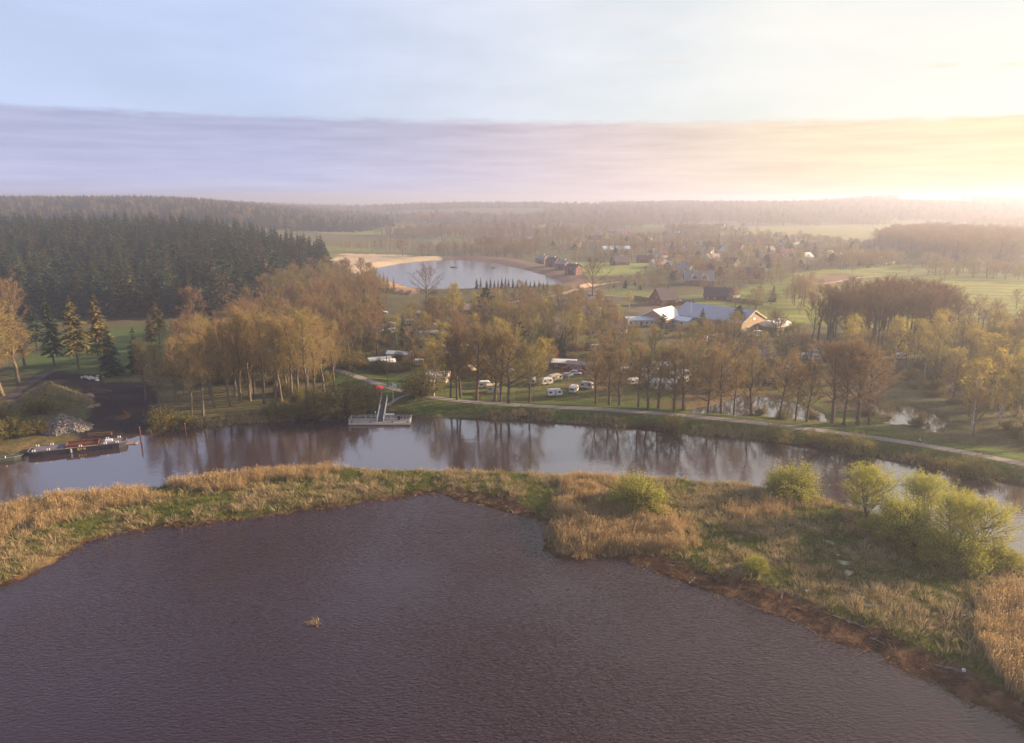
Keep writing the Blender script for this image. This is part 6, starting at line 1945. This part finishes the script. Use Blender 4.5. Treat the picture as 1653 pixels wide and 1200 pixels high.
for rep in range(9):
    jj = r.normal(0, 0.3, (900, 3)) * np.array([1, 1, 0.0])
    B = np.stack([11.0 * T * kx * np.cos(A), 9.0 * T * kx * np.sin(A), zb - 0.1], -1) + jj
    E = B + np.stack([r.normal(-0.15, 0.25, 900), r.normal(0, 0.25, 900), r.uniform(0.35, 0.9, 900)], -1)
    gm.slivers(B, E, r.uniform(0.05, 0.12, 900), r)
go_ = link('grass', gm.mesh('grass', M_SEDGE), MO)
go_['kind'] = 'stuff'


def log_stack(x, y, n, ln, rad, rot, mat, label, seed):
    X, Y, Z = on(x, y)
    r = np.random.default_rng(seed)
    o = thing('log_stack', label, 'logs', (X, Y, Z), rot)
    i, lay, left = 0, 0, n
    per = max(3, int(n * 0.45))
    while left > 0 and per > 0:
        for j in range(min(per, left)):
            yy = (j - (per - 1) / 2) * rad * 2.05
            dx = r.uniform(-0.3, 0.3)
            Solid().cyl((-ln / 2 + dx, yy, rad + lay * rad * 1.75), (ln / 2 + dx, yy + r.uniform(-0.08, 0.08), rad + lay * rad * 1.75), rad, rad * 0.85, n=8).part('log', mat, o)
        left -= per
        per -= 1
        lay += 1
    return o


log_stack(146, 642, 14, 4.5, 0.17, math.radians(-55), M_WOOD, 'stack of grey poles at the edge of the yard', 1)
log_stack(154, 658, 7, 2.6, 0.16, math.radians(50), M_BRICK_P, 'small stack of pinkish timber beside the mound', 2)
log_stack(146, 660, 5, 2.4, 0.15, math.radians(50), M_WOOD, 'smaller timber stack left of the pinkish one', 3)
log_stack(160, 704, 9, 5.5, 0.15, math.radians(12), M_WOOD_B, 'rust-brown timber lying above the barge', 4)
X, Y, Z = on(150, 612)
r = np.random.default_rng(31)
for i in range(22):
    s_ = r.uniform(0.25, 0.55)
    q, _, _ = np.linalg.svd(r.normal(0, 1, (3, 3)))
    C8 = np.array([(sx, sy, sz) for sz in (-1, 1) for sy in (-1, 1) for sx in (-1, 1)], float) * np.array([1, 0.8, 0.6]) * s_ * r.uniform(0.7, 1.2, (8, 1))
    xx, yy = X + r.normal(0, 2.2), Y + r.normal(0, 1.6)
    b_ = Solid().add(C8 @ q.T, [(0, 2, 3, 1), (4, 5, 7, 6), (0, 1, 5, 4), (1, 3, 7, 5), (3, 2, 6, 7), (2, 0, 4, 6)]).part('white_boulder', plain('white_stone', (0.55, 0.53, 0.50), 0.8, 0.2, 2), None, (xx, yy, gz(xx, yy) + s_ * 0.4))
    tag(b_, 'white block of rubble in the loose pile behind the yard', 'stone', 'white rubble blocks behind the yard')
# islets and a raft on the lake
for x, y, rr_, lab in [(733, 432, 4.0, 'dark islet on the lake, larger of the two'), (797, 433, 2.2, 'small dark islet on the lake near the right shore')]:
    X, Y = at(x, y, LAKE_Z)
    V, F = [(0, 0, 0.7)], []
    for i in range(16):
        k = rr_ * (1 + 0.2 * math.sin(3 * i) + 0.1 * math.cos(i))
        V += [(k * 0.6 * math.cos(i * .3927), k * 0.35 * math.sin(i * .3927), 0.6), (k * math.cos(i * .3927), 0.6 * k * math.sin(i * .3927), -0.3)]
    for i in range(16):
        j = (i + 1) % 16
        F += [(0, 1 + 2 * i, 1 + 2 * j), (1 + 2 * i, 2 + 2 * i, 2 + 2 * j, 1 + 2 * j)]
    o = thing('lake_islet', lab, 'islet', (X, Y, LAKE_Z))
    Solid().add(V, F).part('soil', M_EARTH, o, smooth=True)
# driftwood on the brown shore
r = np.random.default_rng(44)
for i, (x, y, ln, a_) in enumerate([(1118, 938, 3.5, 0.9), (1262, 962, 4.0, 1.2), (1290, 985, 3.0, -0.5), (1368, 1004, 6.0, -0.7), (1385, 1012, 5.0, -0.75), (1425, 1040, 5.0, -0.6), (1560, 1090, 7.0, -0.55), (1530, 1082, 4.5, -0.5), (1215, 910, 5.0, -0.35),
                                    (1190, 975, 3.0, -0.4), (897, 826, 3.0, 0.9)]):
    X, Y, Z = on(x, y)
    g = Geo()
    t = np.linspace(0, 1, 6)
    pts = np.stack([ln * (t - 0.5), r.normal(0, 0.08, 6) * ln * 0.4, 0.12 + np.abs(r.normal(0, 0.05, 6))], -1)
    g.tube(pts * 0.7, 0.10 * (1 - 0.6 * t) + 0.03, 6)
    for b_ in range(3):
        p = pts[1 + b_] * 0.7
        g.tube([p, p + np.array([0.4, r.normal(0, 0.6), 0.25]), p + np.array([0.9, r.normal(0, 0.9), 0.35])], [0.06, 0.045, 0.02], 5)
    tag(link('driftwood', g.mesh('driftwood', M_WOOD_D, True), None, (X, Y, Z), (0, 0, a_)), 'grey dead branch washed up on the brown pond shore, %s from the reed bay' % ORD[i], 'driftwood', 'driftwood on the pond shore')
# yellow and white litter on the shore
for x, y, m, lab in [(1302, 958, M_YEL, 'tiny yellow bucket washed up on the brown shore'), (1555, 1087, M_WHITE, 'tiny white canister washed up on the brown shore')]:
    X, Y, Z = on(x, y)
    o = thing('washed_up_can', lab, 'canister', (X, Y, Z), 0.6)
    Solid().cyl((0, 0, 0), (0, 0, 0.4), 0.2, 0.24, n=12).part('body', m, o)
    Solid().cyl((0, 0, 0.4), (0, 0, 0.46), 0.25, 0.22, n=12).part('rim', M_GREY, o)


# ------------------------------------------------------------------ person walking on the dike path
def walker():
    X, Y, Z = on(1483, 720)
    j = np.argmin([line_dist([p, q], np.array([X]), np.array([Y]))[0] for p, q in zip(PATH[:-1], PATH[1:])])
    p, q = PATH[j], PATH[j + 1]
    t = np.clip(np.dot(np.array([X, Y]) - p, q - p) / np.dot(q - p, q - p), 0, 1)
    X, Y = p + (q - p) * t
    rz = math.atan2(*(q - p)[::-1])
    o = thing('person', 'person in a white top and dark trousers walking on the dike path', 'person', (X, Y, DIKE_Z + 0.05), rz)
    J = [(0, 0, 0.95), (0, 0, 1.15), (0.02, 0, 1.40), (0.03, 0, 1.50), (0.05, 0, 1.62), (0.06, 0, 1.74),
         (0.02, 0.20, 1.40), (-0.08, 0.26, 1.14), (0.06, 0.27, 0.92), (0.09, 0.27, 0.83),
         (0.02, -0.20, 1.40), (0.10, -0.26, 1.14), (0.30, -0.25, 0.98), (0.38, -0.25, 0.94),
         (0.0, 0.10, 0.90), (0.20, 0.11, 0.50), (0.22, 0.11, 0.08), (0.40, 0.12, 0.04),
         (0.0, -0.10, 0.90), (-0.10, -0.11, 0.48), (-0.36, -0.11, 0.14), (-0.26, -0.12, 0.04)]
    E = [(0, 1), (1, 2), (2, 3), (3, 4), (4, 5), (2, 6), (6, 7), (7, 8), (8, 9), (2, 10), (10, 11), (11, 12), (12, 13), (0, 14), (14, 15), (15, 16), (16, 17), (0, 18), (18, 19), (19, 20), (20, 21)]
    Rd = [.14, .14, .15, .06, .10, .085, .07, .05, .04, .035, .07, .05, .04, .035, .095, .065, .05, .04, .095, .065, .05, .04]
    me = bpy.data.meshes.new('body')
    me.from_pydata(J, E, [])
    b = link('body', me, o)
    b.modifiers.new('skin', 'SKIN')
    for v, rd in zip(me.skin_vertices[0].data, Rd):
        v.radius = (rd, rd)
    me.skin_vertices[0].data[0].use_root = True
    b.modifiers.new('smooth', 'SUBSURF').levels = 1
    m, t, p_, out = new_mat('person_clothes')
    co = N(t, 'ShaderNodeTexCoord')
    sp_ = N(t, 'ShaderNodeSeparateXYZ')
    L(t, co.outputs['Object'], sp_.inputs[0])
    L(t, ramp(t, math_node(t, 'DIVIDE', sp_.outputs[2], 1.8), [(0.0, (0.02, 0.02, 0.02)), (0.06, (0.03, 0.03, 0.05)), (0.53, (0.68, 0.64, 0.6)), (0.82, (0.42, 0.26, 0.2)), (0.93, (0.06, 0.04, 0.03))], 'CONSTANT'), p_.inputs['Base Color'])
    me.materials.append(m)


walker()

# ------------------------------------------------------------------ the morning haze
def build_haze():
    me = bpy.data.meshes.new('haze')
    bm = bmesh.new()
    bmesh.ops.create_cube(bm, size=1.0)
    for v in bm.verts:
        v.co = Vector((v.co.x * 19000, v.co.y * 19000, HAZE_TOP if v.co.z > 0 else -3.2))
    bm.to_mesh(me)
    bm.free()
    m = bpy.data.materials.new('haze')
    m.use_nodes = True
    t = m.node_tree
    t.nodes.clear()
    out = N(t, 'ShaderNodeOutputMaterial')
    v = N(t, 'ShaderNodeVolumePrincipled')
    v.inputs['Color'].default_value = (0.64, 0.68, 0.88, 1)
    v.inputs['Density'].default_value = HAZE_DENSITY
    v.inputs['Anisotropy'].default_value = 0.48
    L(t, v.outputs[0], out.inputs['Volume'])
    me.materials.append(m)
    tag(link('haze', me), kind='stuff')


HAZE_TOP = 80.0
HAZE_DENSITY = 0.00038
build_haze()
